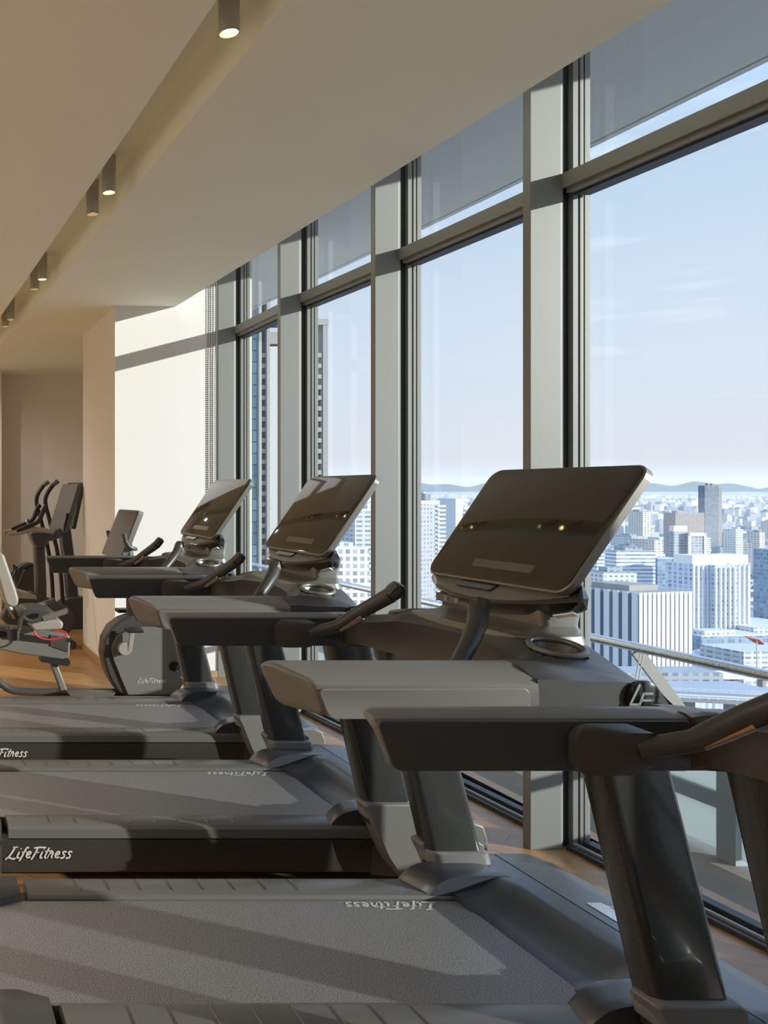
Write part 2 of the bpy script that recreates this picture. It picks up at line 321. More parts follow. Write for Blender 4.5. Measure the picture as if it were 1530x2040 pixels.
# ------------------------------------------------------------------ treadmill (local: x forward to window, y width, z up)
def zt(u, v):
    a = abs(v)
    arm = 1.060 - .019*ss(.43, .50, a)
    body = interp([(0,1.090), (.24,1.088), (.30,1.074), (.36,1.061), (.42,1.050), (.5,1.036)], a)
    z = lerp(arm, body, ss(.58, .70, u))
    e = max(0, (u-.72)/.17); return z - .045*e**2.2*(.5 + ss(.2, .5, a))
def make_treadmill():
    T = thing('treadmill', 'x', 'treadmill', (.80, 0, 0), 'treadmills lined up along the windows')
    # belt
    m = MB(); prof = []
    for i in range(9):
        a = PI/2 + PI*i/8; prof.append((-.60 + .035*math.cos(a), .165 + .035*math.sin(a)))
    prof = [(.872, .20)] + prof + [(.872, .130)]
    m.prism_y(prof, -.272, .272); b = m.build('running_belt', M['belt'], T, sm=30)
    m = MB(); scr(m, (.785, .262, .2012), (-1,0,0), (0,-1,0), .27, .044, .16); m.build('belt_logo', M['logo'], b, sm=0)
    # bed under belt
    m = MB(); m.box(-.56, 1.20, -.265, .265, .05, .128); m.build('running_bed', M['black'], T, sm=0)
    for s in (-1, 1):
        # step rail
        m = MB()
        sec = [(.278, .17), (.278, .203), (.284, .212), (.300, .218), (.385, .218), (.398, .212), (.405, .203), (.409, .172), (.398, .168), (.30, .165)]
        m.loft([[(u, s*y, z) for y, z in sec] for u in (-.44, .95)])
        for k in range(8):
            u = -.277 + k*.0968
            m.loft([[(u+q*.007-.0035, s*y, z) for q, z in ((0,.2175), (.3,.2208), (.7,.2208), (1,.2175))] for y in (.304, .380)])
        m.build('step_rail', M['rail'], T, sm=30)
        # side panel
        m = MB()
        m.loft([[(u, s*y, z) for y, z in ((.30,.165), (.405,.166), (.407,.160), (.400,.045), (.388,.038), (.30,.038))] for u in (-.52, .98)])
        p = m.build('side_panel', M['frame'], T, sm=30)
        m = MB()
        if s < 0: scr(m, (-.445, -.4075, .098), (1,0,0), (0,.04,1), .235, .040, .15)
        else: scr(m, (-.205, .4075, .098), (-1,0,0), (0,-.04,1), .235, .040, .15)
        m.build('side_logo', M['logo'], p, sm=0)
        # rear cap
        m = MB()
        rings = []
        for q in range(9):
            u = -.70 + .235*(q/8)**.8; k = math.sin(min(1, q/3)*PI/2)
            hh = .05 + .175*k; yi = .235 if q < 6 else .235 + (q-5)*.012; yo = .36 + .046*k
            rings.append([(u, s*yi, .04), (u, s*yo, .04), (u, s*yo, hh-.02), (u, s*(yo-.02), hh), (u, s*(yi+.01), hh), (u, s*yi, hh-.01)])
        m.loft(rings); m.build('rear_cap', M['plastic'], T, sm=50)
        # levelling foot
        m = MB(); m.tube([(-.60, s*.33, 0), (-.60, s*.33, .05)], .025, 12); m.build('levelling_foot', M['black'], T)
        # cover fin: arched shoe over the rail
        m = MB(); rings = []
        FP = [(0,.197), (.010,.214), (.022,.231), (.036,.245), (.055,.258), (.080,.268), (.110,.273), (.160,.275), (.225,.275), (.26,.272)]
        for j in range(8):
            y = lerp(.283, .394, j/7); u0 = lerp(.772, .736, j/7); dz = -.003 if j in (0, 7) else 0; ex = .004 if j in (0, 7) else 0
            rings.append([(u0 + ex + du*(1 + .0*j), s*y, z + (dz if du > 0 else 0)) for du, z in FP] + [(1.04, s*y, .12), (u0 + .03, s*y, .16)])
        m.loft(rings); m.build('cover_fin', M['cover'], T, sm=32)
        # base block outside
        prof = [(.835,.318), (.850,.326), (1.02,.326), (1.035,.315), (1.04,.275), (1.06,.262), (1.22,.262), (1.265,.245), (1.28,.20), (1.28,.03), (1.00,.03), (.955,.07), (.915,.13), (.885,.20), (.858,.27)]
        m = MB(); m.loft([[(x, s*y, z) for x, z in prof] for y in (.405, .470)] + [[(lerp(x, 1.05, .03), s*.482, lerp(z, .15, .03)) for x, z in prof]])
        m.build('base_block', M['plastic2'], T, sm=35, bevel=.004)
        # collar
        m = MB()
        def usec(c, L, W, r, z, grow=0):
            return [(c + x + (.010*(1-abs(y)/(W/2+grow))**1 if x < 0 else 0)*-1, s*.425 + y, z) for x, y in rrect(L+2*grow, W+2*grow, .020+grow, 5)]
        m.loft([usec(.945+.01, .165, .088, .038, .262, .012), usec(.945, .165, .088, .038, .300, .011), usec(.94, .165, .088, .038, .306, .004)])
        m.build('upright_collar', M['plastic2'], T, sm=40)
        # upright
        m = MB(); rings = []
        for q in range(6):
            t = q/5; z = lerp(.24, .975, t); c = lerp(.952, .775, t); L = lerp(.165, .150, t)
            rings.append(usec(c, L, .084, .036, z))
        m.loft(rings); m.build('upright', M['upright'], T, sm=40)
        # arm
        m = MB(); rings = []
        sec = [(.372,.965), (.362,.975), (.360,1.035), (.368,1.052), (.392,1.062), (.420,1.060), (.490,1.041), (.502,1.030), (.505,.985), (.497,.967), (.480,.958), (.39,.958)]
        for u, k, dz in ((.0,.80,0), (.002,.90,0), (.007,.97,0), (.016,1,0), (.56,1,0)):
            cy, cz = .432, 1.010
            rings.append([(u + (.038*max(0, (1.062-z))/.1 + .050*ss(.37, .50, y) + .004)*(1 if u < .05 else 0), s*(cy + (y-cy)*k), cz + (z-cz)*k) for y, z in sec])
        m.loft(rings); a = m.build('handrail', M['plastic2'], T, sm=38)
        m = MB(); pr = rrect(.445, .066, .014, 4)
        sh = [(x + .315 + (.0 if x > 0 else -.012*(y/.033)), y + .990) for x, y in pr]
        m.loft([[(x, s*.500, z) for x, z in sh], [(x, s*.5075, z) for x, z in sh], [(lerp(x,.315,.006), s*.5085, lerp(z,.99,.04)) for x, z in sh]])
        m.build('arm_panel', M['plastic2'], a, sm=30)
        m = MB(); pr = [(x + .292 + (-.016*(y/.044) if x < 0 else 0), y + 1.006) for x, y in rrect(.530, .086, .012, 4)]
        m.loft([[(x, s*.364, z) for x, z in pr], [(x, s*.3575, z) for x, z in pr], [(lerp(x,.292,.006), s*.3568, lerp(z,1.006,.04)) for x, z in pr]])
        m.build('inner_panel', M['dark_panel'], a, sm=30)  # inner face of the arm, shade painted in as darker plastic
        # handle mount + grip
        m = MB()
        r0 = [(.405+x*1.0, s*.362, 1.003+z) for x, z in rrect(.125, .088, .028, 5)]
        r1 = [(.405+x*.97, s*.340, 1.003+z*.97) for x, z in rrect(.125, .088, .028, 5)]
        r2 = [(.440+x*.50, s*.318, 1.012+z*.62) for x, z in rrect(.125, .088, .028, 5)]
        m.loft([r0, r1, r2]); hm = m.build('handle_mount', M['plastic'], T, sm=40)
        m = MB(); pts = [(.440, s*.330, 1.008), (.512, s*.298, 1.033), (.562, s*.264, 1.080), (.605, s*.226, 1.120), (.624, s*.20, 1.142)]
        m.tube(pts, [.0185, .019, .0205, .0225, .0235], 16)
        m.tube([(.624, s*.20, 1.142), (.632, s*.192, 1.156), (.641, s*.183, 1.170), (.643, s*.181, 1.174)], [.0235, .025, .022, .012], 8)
        g = m.build('grip_handle', M['plastic'], T, sm=40)
        m = MB(); m.tube([(.515, s*.295, 1.031), (.566, s*.2595, 1.074)], [.0160, .0172], 16); m.build('pulse_sensor', M['copper'], g, sm=40)
        m = MB(); o = Vector((.633, s*.188, 1.182))
        m.ribbon([[(-.006,0),(.006,0)], [(0,-.006),(0,.006)]], .002, o + Vector((0,-.008*s,0)), (1,0,.0), (0,1,.3)); m.ribbon([[(-.006,0),(.006,0)]], .002, o + Vector((-.018,.012*s,-.004)), (1,0,0), (0,1,.3))
        m.build('plus_minus_mark', M['logo'], g, sm=0)
        # cup holder
        m = MB(); cc = Vector((.745, s*.305, 0)); zr = 1.076
        m.torus((cc.x, cc.y, zr), .056, .0075, (.0, s*.22, 1)); m.loft([[(cc.x + r*math.cos(q*PI/12), cc.y + r*math.sin(q*PI/12), z - s*.22*r*math.sin(q*PI/12)*k) for q in range(24)] for r, z, k in ((.055, zr, 1), (.050, zr-.02, .8), (.045, zr-.045, 0), (.001, zr-.045, 0))], caps=False)
        m.build('cup_holder', M['housing'], T, sm=50)
        # badge
        m = MB(); m.loft([[(.785+.037*k*math.cos(q*PI/16), s*y, 1.003+.037*k*math.sin(q*PI/16)) for q in range(32)] for y, k in ((.498,1), (.506,1), (.5075,.94))])
        bd = m.build('badge', M['gloss'], T, sm=40)
        m = MB(); kx = .052
        m.ribbon([[(a*kx, b*kx) for a, b in smooth([(p, q, 0) for p, q in st], 0) and st] for st in LFS], .0085, (.824 if s > 0 else .749, s*.5085, .980), (1 if s < 0 else -1, 0, 0), (0,0,1))
        m.build('badge_letters', M['silver'], bd, sm=0)
    # console body: height field with user cut-out
    m = MB(); NV, NU = 72, 26; top = []; bot = []
    for j in range(NV+1):
        v = -.5 + j/NV; a = abs(v)
        ui = .56 if a > .368 else .56 + .115*(1 - (a/.368)**2.4)**.5
        uo = .892 - .030*ss(.34, .50, a)**2
        tr = []; br = []
        for i in range(NU+1):
            t = i/NU; u = lerp(ui, uo, t); z = zt(u, v)
            if a < .368: z -= .020*(1 - ss(0, .22, t))
            d = math.hypot(u-.745, a-.305)
            if d < .057: z -= .060*(1 - ss(.048, .057, d))
            z -= .03*ss(.9, 1, t)
            bz = .958 + .012*(1-ss(.0,.2,t))*(a<.368) + (0.0 if a > .36 else -.020*(1-(a/.36)**2))
            bz += .02*ss(.75, 1, t)
            tr.append((u, v, z)); br.append((u, v, bz))
        top.append(tr); bot.append(br)
    n = NU+1
    rings = [top[j] + bot[j][::-1] for j in range(NV+1)]
    m.loft(rings); m.build('console_body', M['plastic'], T, sm=42)
    # neck
    m = MB()
    def ring(u0, u1, w, z, r): return [( (u0+u1)/2 + x, y, z) for x, y in rrect(u1-u0, w, r, 5)]
    m.loft([ring(.690,.872,.50,1.070,.03), ring(.700,.870,.49,1.091,.03), ring(.722,.868,.47,1.096,.03), ring(.768,.874,.45,1.101,.022), ring(.778,.872,.43,1.112,.018), ring(.770,.885,.43,1.175,.018)])
    m.build('console_neck', M['housing'], T, sm=40)
    # screen housing
    ang = math.radians(34); U = Vector((math.sin(ang), 0, math.cos(ang))); Nn = Vector((-math.cos(ang), 0, math.sin(ang))); V = Vector((0,-1,0))
    C0 = Vector((.880, -.004, 1.358))
    def sring(w, h, r, d): return [tuple(C0 + V*x + U*y + Nn*d) for x, y in rrect(w, h+.016, r, 7)]
    m = MB(); m.loft([sring(.555,.345,.036,-.026), sring(.572,.362,.040,-.020), sring(.572,.362,.040,-.002), sring(.560,.350,.036,.001)])
    h = m.build('screen_housing', M['housing'], T, sm=40)
    m = MB(); m.loft([sring(.562,.352,.036,-.004), sring(.562,.352,.036,.0022), sring(.556,.346,.034,.003)]); d = m.build('display', M['screen'], h, sm=40)
    m = MB(); m.loft([[tuple(C0 + V*(x+.02) + U*(y-.135) + Nn*dd) for x, y in rrect(.24,.024,.004,3)] for dd in (.003, .0036)]); m.build('control_strip', M['rail'], d, sm=0)  # pale strip stands in for the keypad tray's reflection
    m = MB(); m.loft([[tuple(C0 + V*x + U*(y-.06) + Nn*dd) for x, y in rrect(ww,.20,.04,5)] for dd, ww in ((-.026,.22), (-.050,.18), (-.055,.16))]); m.build('screen_support', M['housing'], h, sm=40)
    # tray
    m = MB(); rings = []; NT = 28; TF = []
    for j in range(NT+1):
        t = j/NT; v = lerp(-.296, .290, t); q = abs(2*t-1); c = max(0, 1 - q**2.2); e = math.sqrt(max(0, 1-q**10))
        uf = .800 - .066*c; zf = 1.190 - .030*c; TF.append((v, uf, zf, c))
        zb = zf - .012 - .030*e*(.35+.65*c**.3)
        rings.append([(lerp(.812,.838,e), v, 1.222), (.806, v, 1.206), (lerp(.806, uf, .5), v, lerp(1.206, zf, .45)+.001), (uf, v, zf), (uf-.003, v, zf-.007), (uf+.004, v, zf-.013), (lerp(uf,.81,.4), v, lerp(zf-.013, zb, .75)), (.812, v, zb), (lerp(.815,.850,e), v, zb+.004), (lerp(.815,.855,e), v, 1.19)])
    m.loft(rings); tr = m.build('control_tray', M['gloss'], T, sm=35)
    m = MB(); rings = []
    for v, uf, zf, c in TF[1:-1]:
        rings.append([(.808, v, 1.2085), (lerp(.806, uf, .5), v, lerp(1.206, zf, .45)+.003), (uf+.002, v, zf+.0015)])
    m.loft(rings, closed=False, caps=False); m.build('tray_top', M['plastic2'], tr, sm=40)
    sl = Vector((-.5, 0, -.32)).normalized(); up = Vector((.32, 0, -.5)).normalized()*-1; kc = Vector((.772, .03, 1.191))
    m = MB(); m.loft([[tuple(kc + Vector((0,-1,0))*x + sl*y + up*dd) for x, y in rrect(.15,.036,.006,3)] for dd in (0,.003)]); m.build('keypad', M['gloss'], tr, sm=0)
    m = MB(); m.ribbon([[(-.055,-.010),(.055,-.010),(.055,.010),(-.055,.010),(-.055,-.010)], [(.0,.0),(.02,.0)]], .0015, kc + up*.0034, (0,-1,0), tuple(sl)); m.build('keypad_mark', M['logo_dim'], tr, sm=0)
    m = MB(); m.loft([[(.752, y, z) for y, z in ((.04,1.128),(.19,1.128),(.19,1.150),(.04,1.150))], [(.82, y, z) for y, z in ((.04,1.115),(.19,1.115),(.19,1.16),(.04,1.16))]])
    pp = m.build('port_panel', M['plastic2'], T, sm=0)
    for y in (.09, .14):
        m = MB(); m.box(.749, .754, y-.009, y+.009, 1.132, 1.146); m.build('button', M['logo_dim'], pp, sm=0)
    m = MB(); m.add([(.793,-.225,1.1425),(.800,-.285,1.158),(.815,-.280,1.151),(.808,-.222,1.137),(.793,-.225,1.139),(.800,-.285,1.154),(.815,-.280,1.147),(.808,-.222,1.133)], [(0,1,2,3),(4,7,6,5),(0,4,5,1),(1,5,6,2),(2,6,7,3),(3,7,4,0)]); m.build('tray_clip', M['silver'], tr, sm=0)
    # motor cover
    m = MB()
    prof = [(.862,.150), (.862,.196), (.880,.203), (.910,.208), (.945,.219), (.975,.236), (1.000,.254), (1.018,.264), (1.035,.268), (1.092,.270), (1.094,.268), (1.097,.268), (1.099,.270), (1.20,.268), (1.25,.262), (1.275,.250), (1.288,.230), (1.292,.20), (1.292,.04), (.90,.04)]
    ysec = [-.462, -.45, -.40, -.34, -.285, -.27, -.25, -.23, -.20, .20, .23, .25, .27, .285, .34, .40, .45, .462]; rings = []
    for y in ysec:
        a = abs(y); k = ss(.27, .36, a); r = []
        for x, z in prof:
            xx = x; zz = z
            kk = ss(.20, .285, a)
            if x < 1.03 and z > .19: zz = lerp(z, min(.269, z + .022), kk**2)
            if a > .39 and x > 1.2: xx = x - .035*ss(.39, .46, a)
            yq = y*lerp(.865, 1, ss(.97, 1.04, x))
            if a > .455: zz = z - .006
            r.append((xx, yq, zz))
        rings.append(r)
    m.loft(rings); cv = m.build('motor_cover', M['cover'], T, sm=35)
    m = MB(); m.loft([[(1.155 + x, -.02 + y, z) for x, y in rrect(.045,.26,.003,2)] for z in (.268, .2712)]); npm = m.build('name_plate', M['silver'], T, sm=0)
    m = MB(); scr(m, (1.17, .10, .2716), (0,-1,0), (-1,0,0), .20, -.024, .16); m.build('name_plate_letters', M['white'], npm, sm=0)
    return T
T0 = make_treadmill(); T0.location = (.80, 1.17, 0)
labs = ['treadmill nearest the camera, mostly cut off by the right edge', 'large treadmill in the foreground with the biggest tilted screen',
        'treadmill in the middle of the row, its screen before the second mullion', 'farthest treadmill in the row, its screen before the white wall']
T0['label'] = labs[0]
for k in range(1, 4):
    t = copy_tree(T0); t.location = (.80, 1.17 + 1.235*k, 0); t['label'] = labs[k]

# ------------------------------------------------------------------ ceiling downlights, then added fill lights
def downlight(y, lit, lab):
    x = (interp(slotL, y) + interp(slotR, y))/2
    t = thing('downlight', lab, 'ceiling light', (x, y, CZ+.17), 'cylindrical downlights in the ceiling slot')
    m = MB(); m.loft([[(r*math.cos(q*PI/14), r*math.sin(q*PI/14), z) for q in range(28)] for r, z in ((.032,0), (.032,-.170), (.0325,-.176), (.0285,-.176), (.028,-.166))], caps=False)
    m.loft([[(r*math.cos(q*PI/14), r*math.sin(q*PI/14), z) for q in range(28)] for r, z in ((.032,0), (.001,0))], caps=False); m.build('lamp_body', M['lampbody'], t, sm=50)
    m = MB(); m.loft([[(r*math.cos(q*PI/12), r*math.sin(q*PI/12), z) for q in range(24)] for r, z in ((.027,-.160), (.027,-.158))]); m.build('lens', M['lamp_on'] if lit else M['lamp_dim'], t, sm=0)
    return t
DL = [(2.75,1,'nearest cylindrical downlight, glowing at the top of the photo'), (2.40,0,None),
      (4.22,1,'glowing downlight, nearer one of the middle pair'), (4.55,0,'unlit-looking downlight just beyond the glowing one of the middle pair'),
      (5.95,1,'glowing downlight, nearer one of the far pair'), (6.24,0,'dim downlight of the far pair, partly behind the slot edge'),
      (7.35,0,'dim farthest downlight at the left edge of the photo'), (7.65,0,'dim downlight just beyond the one at the left edge')]
for y, l, lab in DL:
    if lab: downlight(y, l, lab)
def spot(x, y, z, e, c=(1,.74,.46), size=2.2, blend=.9, r=.03):  # unseen spots without fittings, added as fill
    l = bpy.data.lights.new('lamp', 'SPOT'); l.energy = e; l.color = c; l.spot_size = size; l.spot_blend = blend; l.shadow_soft_size = r
    o = bpy.data.objects.new('lamp_light', l); col.objects.link(o); o.location = (x, y, z); return o
for y in (-2.5,): spot((interp(slotL, y)+interp(slotR, y))/2, y, CZ-.012, 12)  # added fill behind the camera
for x in (-1.6, -3.6):  # added fill over the unseen left side, warmer towards the pier
    for y in (-1.5, 1.5, 3.5, 5.5, 7.5): spot(x, y, CZ-.02, 24 if y < 0 else (62 if y < 4 else 46), c=(1,.96,.89) if y < 4 else (1,.82,.60), size=2.7)
for x in (-.4, -2.6): spot(x, 9.3, CZ-.02, 50, c=(1,.97,.93), size=2.9)  # added to brighten the far wall
spot(.5, 9.6, CZ-.02, 26, c=(1,.97,.93), size=2.9)  # more added fill at the far end

# bead chains by the white wall
for k, (px, Y, lab) in enumerate(((414.5,6.843,'left strand pair of the blind bead chain on the white wall'), (424,6.842,'right strand pair of the blind bead chain near the mullion'))):
    x, _ = P(px, 600, Y)
    m = MB()
    for dx, sw in ((0, .0), (.013, .012)):
        for i in range(150):
            z = 3.38 - i*.0165; xx = dx + sw*math.sin(min(1, i/60)*PI)*.6
            m.box(xx-.0026, xx+.0026, -.0026, .0022, z-.005, z+.0045)
        m.tube([(dx + sw*math.sin(min(1, i/60)*PI)*.6, 0, 3.385 - i*.0165) for i in range(0, 151, 5)], .0009, 5)
    o = m.build('bead_chain', M['chain'], sm=0); o.location = (x, Y, 0); tag(o, lab, 'blind chain', 'bead chains of the roller blinds')

# ------------------------------------------------------------------ recumbent bike
def pt(px, py, Y, dy=0):
    x, z = P(px, py, Y); return (x, Y + dy, z)
def pp2(pts, Y): return [P(a, b, Y) for a, b in pts]
def disc(mb, px, py, Y, r, th):
    x, z = P(px, py, Y); mb.loft([[(x + r*math.cos(q*PI/14), Y+d, z + r*math.sin(q*PI/14)) for q in range(28)] for d in (-th, th)])
def rebase(o_list, root):   # children built in world coordinates, root sits at its base
    for o in o_list: o.matrix_parent_inverse = Matrix.Translation(root.location).inverted()
def W(mb, name, mt, root, **k):
    o = mb.build(name, mt, root, **k); o.matrix_parent_inverse = Matrix.Translation(root.location).inverted(); return o
Yb = 6.15
rb = thing('recumbent_bike', 'recumbent exercise bike with dark flywheel shroud in front of the pier', 'exercise bike', (P(150,0,Yb)[0], Yb, 0))
m = MB(); out = pp2([(262,1222),(238,1230),(216,1246),(203,1270),(200,1300),(206,1328),(216,1352),(230,1374),(248,1382),(336,1382),(352,1368),(368,1340),(372,1318),(360,1300),(346,1268),(322,1246),(292,1232)], Yb)
m.prism_y(out, Yb-.085, Yb+.085); sh = W(m, 'flywheel_shroud', M['plastic'], rb, sm=30, bevel=.015, seg=3)
m = MB(); out = pp2([(262,1245),(300,1245),(336,1250),(352,1300),(366,1322),(348,1370),(340,1378),(248,1378),(236,1350),(220,1310),(216,1285),(226,1262)], Yb)
m.prism_y(out, Yb-.099, Yb-.083); W(m, 'shroud_plate', M['plastic2'], rb, sm=30, bevel=.004)
m = MB(); x, z = P(266, 1353, Yb); 
scr(m, (P(265,0,Yb)[0], Yb-.1005, P(0,1354,Yb)[1]), (1,0,0), (0,0,1), .20, .030, .14); W(m, 'shroud_logo', M['logo'], rb, sm=0)
m = MB(); disc(m, 347, 1327, Yb-.100, .034, .008); bd = W(m, 'badge', M['gloss'], rb)
m = MB(); x, z = P(347, 1327, Yb); m.ribbon([[(a*.05, b*.05) for a, b in st] for st in LFS], .008, (x-.026, Yb-.1095, z-.022), (1,0,0), (0,0,1)); W(m, 'badge_letters', M['silver'], rb, sm=0)
m = MB(); disc(m, 248, 1292, Yb-.125, .045, .020); m.bar([pt(248,1292,Yb,-.135), pt(253,1250,Yb,-.145)], .030, .022, (0,1,0)); W(m, 'crank_arm', M['pad'], rb, bevel=.004)
m = MB(); x, z = P(252, 1246, Yb); m.box(x-.055, x+.055, Yb-.26, Yb-.16, z-.012, z+.014); W(m, 'pedal', M['black'], rb, bevel=.006)
m = MB(); x, z = P(256, 1222, Yb); m.box(x-.05, x+.05, Yb+.10, Yb+.20, z-.012, z+.014); W(m, 'pedal', M['black'], rb, bevel=.006)
m = MB(); m.tube(smooth([pt(-45,1335,Yb), pt(-30,1340,Yb), pt(0,1360,Yb), pt(20,1376,Yb), pt(60,1379,Yb), pt(350,1379,Yb)]), .026, 14); W(m, 'base_tube', M['plastic'], rb)
for xx in (-40, 345):
    m = MB(); x, z = P(xx, 1384, Yb); m.tube([(x, Yb-.26, .035), (x, Yb+.26, .035)], .033, 14); W(m, 'floor_bar', M['plastic'], rb)
m = MB(); m.prism_y(pp2([(128,1372),(222,1372),(214,1383),(138,1383)], Yb), Yb-.13, Yb-.03); W(m, 'foot_plate', M['rail'], rb, bevel=.003)
m = MB(); m.bar([pt(97,1296,Yb), pt(128,1380,Yb)], .05, .05, (0,1,0)); W(m, 'strut', M['plastic2'], rb, bevel=.012)
m = MB(); m.prism_y(pp2([(-60,1238),(-60,1280),(40,1300),(128,1312),(136,1306),(138,1268),(132,1262),(60,1250)], Yb), Yb-.05, Yb+.05); W(m, 'seat_rail', M['plastic2'], rb, bevel=.008)
m = MB(); m.prism_y(pp2([(-50,1248),(96,1268),(96,1280),(-50,1262)], Yb), Yb-.056, Yb-.049); W(m, 'rail_groove', M['black'], rb, sm=0)
m = MB(); m.prism_y(pp2([(98,1262),(134,1268),(132,1296),(98,1284)], Yb), Yb-.057, Yb-.049); W(m, 'rail_plate', M['silver'], rb, sm=0)
m = MB(); m.tube(smooth([pt(0,1095,Yb), pt(-12,1100,Yb), pt(-5,1150,Yb), pt(14,1200,Yb), pt(30,1232,Yb)]), .018, 10); W(m, 'back_post', M['silver'], rb)
m = MB(); bo = pp2([(-8,1098),(2,1100),(12,1130),(24,1165),(31,1188),(28,1200),(14,1203),(4,1196),(-6,1160),(-16,1120)], Yb); m.prism_y(bo, Yb-.20, Yb+.20); W(m, 'backrest', M['pad'], rb, bevel=.02, seg=4)
m = MB(); m.prism_y(pp2([(50,1236),(58,1228),(110,1226),(116,1232),(114,1244),(60,1248)], Yb), Yb-.22, Yb+.22); W(m, 'seat_cushion', M['pad'], rb, bevel=.015, seg=3)
m = MB(); m.prism_y(pp2([(34,1218),(44,1208),(72,1206),(100,1212),(110,1222),(70,1230),(42,1232)], Yb), Yb-.16, Yb+.16); W(m, 'seat_carriage', M['plastic'], rb, bevel=.012)
for sy in (-.27, .27):
    m = MB(); m.tube(smooth([pt(28,1240,Yb,sy), pt(34,1216,Yb,sy), pt(48,1228,Yb,sy), pt(70,1224,Yb,sy), pt(122,1204,Yb,sy)]), .014, 10); hh = W(m, 'side_handle', M['plastic'], rb)
    m = MB(); m.tube([pt(74,1222,Yb,sy), pt(120,1206,Yb,sy)], .020, 12); W(m, 'hand_grip', M['plastic2'], rb)
m = MB(); x, z = P(18, 1245, Yb); m.tube([(x, Yb-.26, z-.06), (x, Yb-.26, z+.015)], [.038,.045], 16); m.torus((x, Yb-.26, z+.015), .046, .006); W(m, 'bottle_holder', M['plastic'], rb)
m = MB(); m.tube(smooth([pt(58,1245,Yb,-.24), pt(62,1256,Yb,-.24), pt(84,1264,Yb,-.24), pt(110,1260,Yb,-.24), pt(124,1252,Yb,-.24), pt(112,1246,Yb,-.22), pt(96,1247,Yb,-.22)]), .006, 8); W(m, 'red_strap', M['red'], rb)
m = MB(); disc(m, 132, 1319, Yb-.16, .026, .012); disc(m, 132, 1319, Yb+.1, .026, .012); m.bar([pt(80,1310,Yb), pt(130,1318,Yb)], .12, .04); W(m, 'transport_wheel', M['black'], rb)
m = MB(); m.tube([pt(266,1232,Yb), pt(262,1160,Yb), pt(252,1075,Yb)], [.05,.04,.035], 14); W(m, 'mast', M['plastic'], rb)
m = MB(); aU = (Vector(pt(258,1016,Yb)) - Vector(pt(222,1108,Yb))); L = aU.length; aU.normalize(); aV = Vector((.12,-1,0)).normalized(); aN = aV.cross(aU).normalized(); aN = -aN if aN.x > 0 else aN
c = (Vector(pt(258,1016,Yb)) + Vector(pt(222,1108,Yb)))/2
m.loft([[tuple(c + aV*a + aU*b + aN*d) for a, b in rrect(.40, L, .02, 5)] for d in (-.03,-.01,.004)]); sc_ = W(m, 'screen_housing', M['housing'], rb, sm=40)
m = MB(); m.loft([[tuple(c + aV*a + aU*b + aN*d) for a, b in rrect(.385, L-.015, .018, 5)] for d in (.003,.007)]); W(m, 'display', M['screen'], rb, sm=40)
m = MB(); m.tube(smooth([pt(230,1060,Yb,-.24), pt(236,1085,Yb,-.24), pt(262,1092,Yb,-.20), pt(262,1092,Yb,.20), pt(236,1085,Yb,.24), pt(230,1060,Yb,.24)]), .014, 10); W(m, 'handlebar', M['plastic'], rb)

# ------------------------------------------------------------------ upright bike in the alcove
Yu = 8.3
ub = thing('upright_bike', 'upright exercise bike with tall mast and tilted screen in the alcove', 'exercise bike', (P(85,0,Yu)[0], Yu, 0))
m = MB(); m.bar([pt(82,1268,Yu), pt(80,1160,Yu), pt(77,1085,Yu)], .10, .15, (0,1,0)); W(m, 'mast', M['plastic'], ub, bevel=.02)
m = MB(); m.prism_y(pp2([(55,1062),(60,1060),(100,1058),(120,1050),(126,1060),(112,1072),(92,1078),(86,1090),(70,1092),(62,1078)], Yu), Yu-.13, Yu+.13); W(m, 'console_shell', M['cover'], ub, bevel=.02, seg=3)
a0 = Vector(pt(112,1058,Yu)); a1 = Vector(pt(141,964,Yu)); aU = a1-a0; L = aU.length; aU.normalize(); aV = Vector((.18,-1,0)).normalized(); aN = aV.cross(aU).normalized(); aN = -aN if aN.x > 0 else aN; c = (a0+a1)/2 
m = MB(); m.loft([[tuple(c + aV*a + aU*b + aN*d) for a, b in rrect(.44, L, .02, 5)] for d in (-.035,-.01,.0)]); W(m, 'screen_housing', M['cover'], ub, sm=40)
m = MB(); m.loft([[tuple(c + aV*a + aU*b + aN*d) for a, b in rrect(.42, L-.02, .018, 5)] for d in (-.001,.004)]); W(m, 'display', M['screen'], ub, sm=40)
for sy in (-.20, .20):
    m = MB(); m.tube(smooth([pt(100,1058,Yu,sy), pt(60,1052,Yu,sy), pt(35,1060,Yu,sy), pt(12,1062,Yu,sy)]), [.02]*13 if False else .020, 10); W(m, 'handlebar', M['pad'], ub)
    m = MB(); m.tube(smooth([pt(28,1056,Yu,sy), pt(52,1046,Yu,sy), pt(72,1038,Yu,sy), pt(80,1015,Yu,sy), pt(86,1006,Yu,sy)]), .022, 10); W(m, 'aero_handle', M['black'], ub)
m = MB(); m.tube([pt(54,1040,Yu), pt(57,1052,Yu)], .006, 8); m.tube([pt(54,1034,Yu), pt(54,1040,Yu)], .018, 10); W(m, 'adjuster_knob', M['silver'], ub)
m = MB(); disc(m, 112, 1235, Yu-.02, .16, .07); m.prism_y(pp2([(20,1190),(60,1178),(110,1196),(136,1222),(130,1262),(100,1268),(30,1262),(0,1230)], Yu), Yu-.07, Yu+.07); W(m, 'drive_shroud', M['plastic'], ub, bevel=.02, seg=3)
m = MB(); m.prism_y(pp2([(18,1178),(28,1172),(70,1184),(72,1192),(20,1190)], Yu), Yu-.09, Yu+.09); W(m, 'saddle', M['pad'], ub, bevel=.01)
for xx in (20, 135):
    m = MB(); x, z = P(xx, 0, Yu); m.tube([(x, Yu-.25, .04), (x, Yu+.25, .04)], .035, 12); W(m, 'floor_bar', M['plastic'], ub)
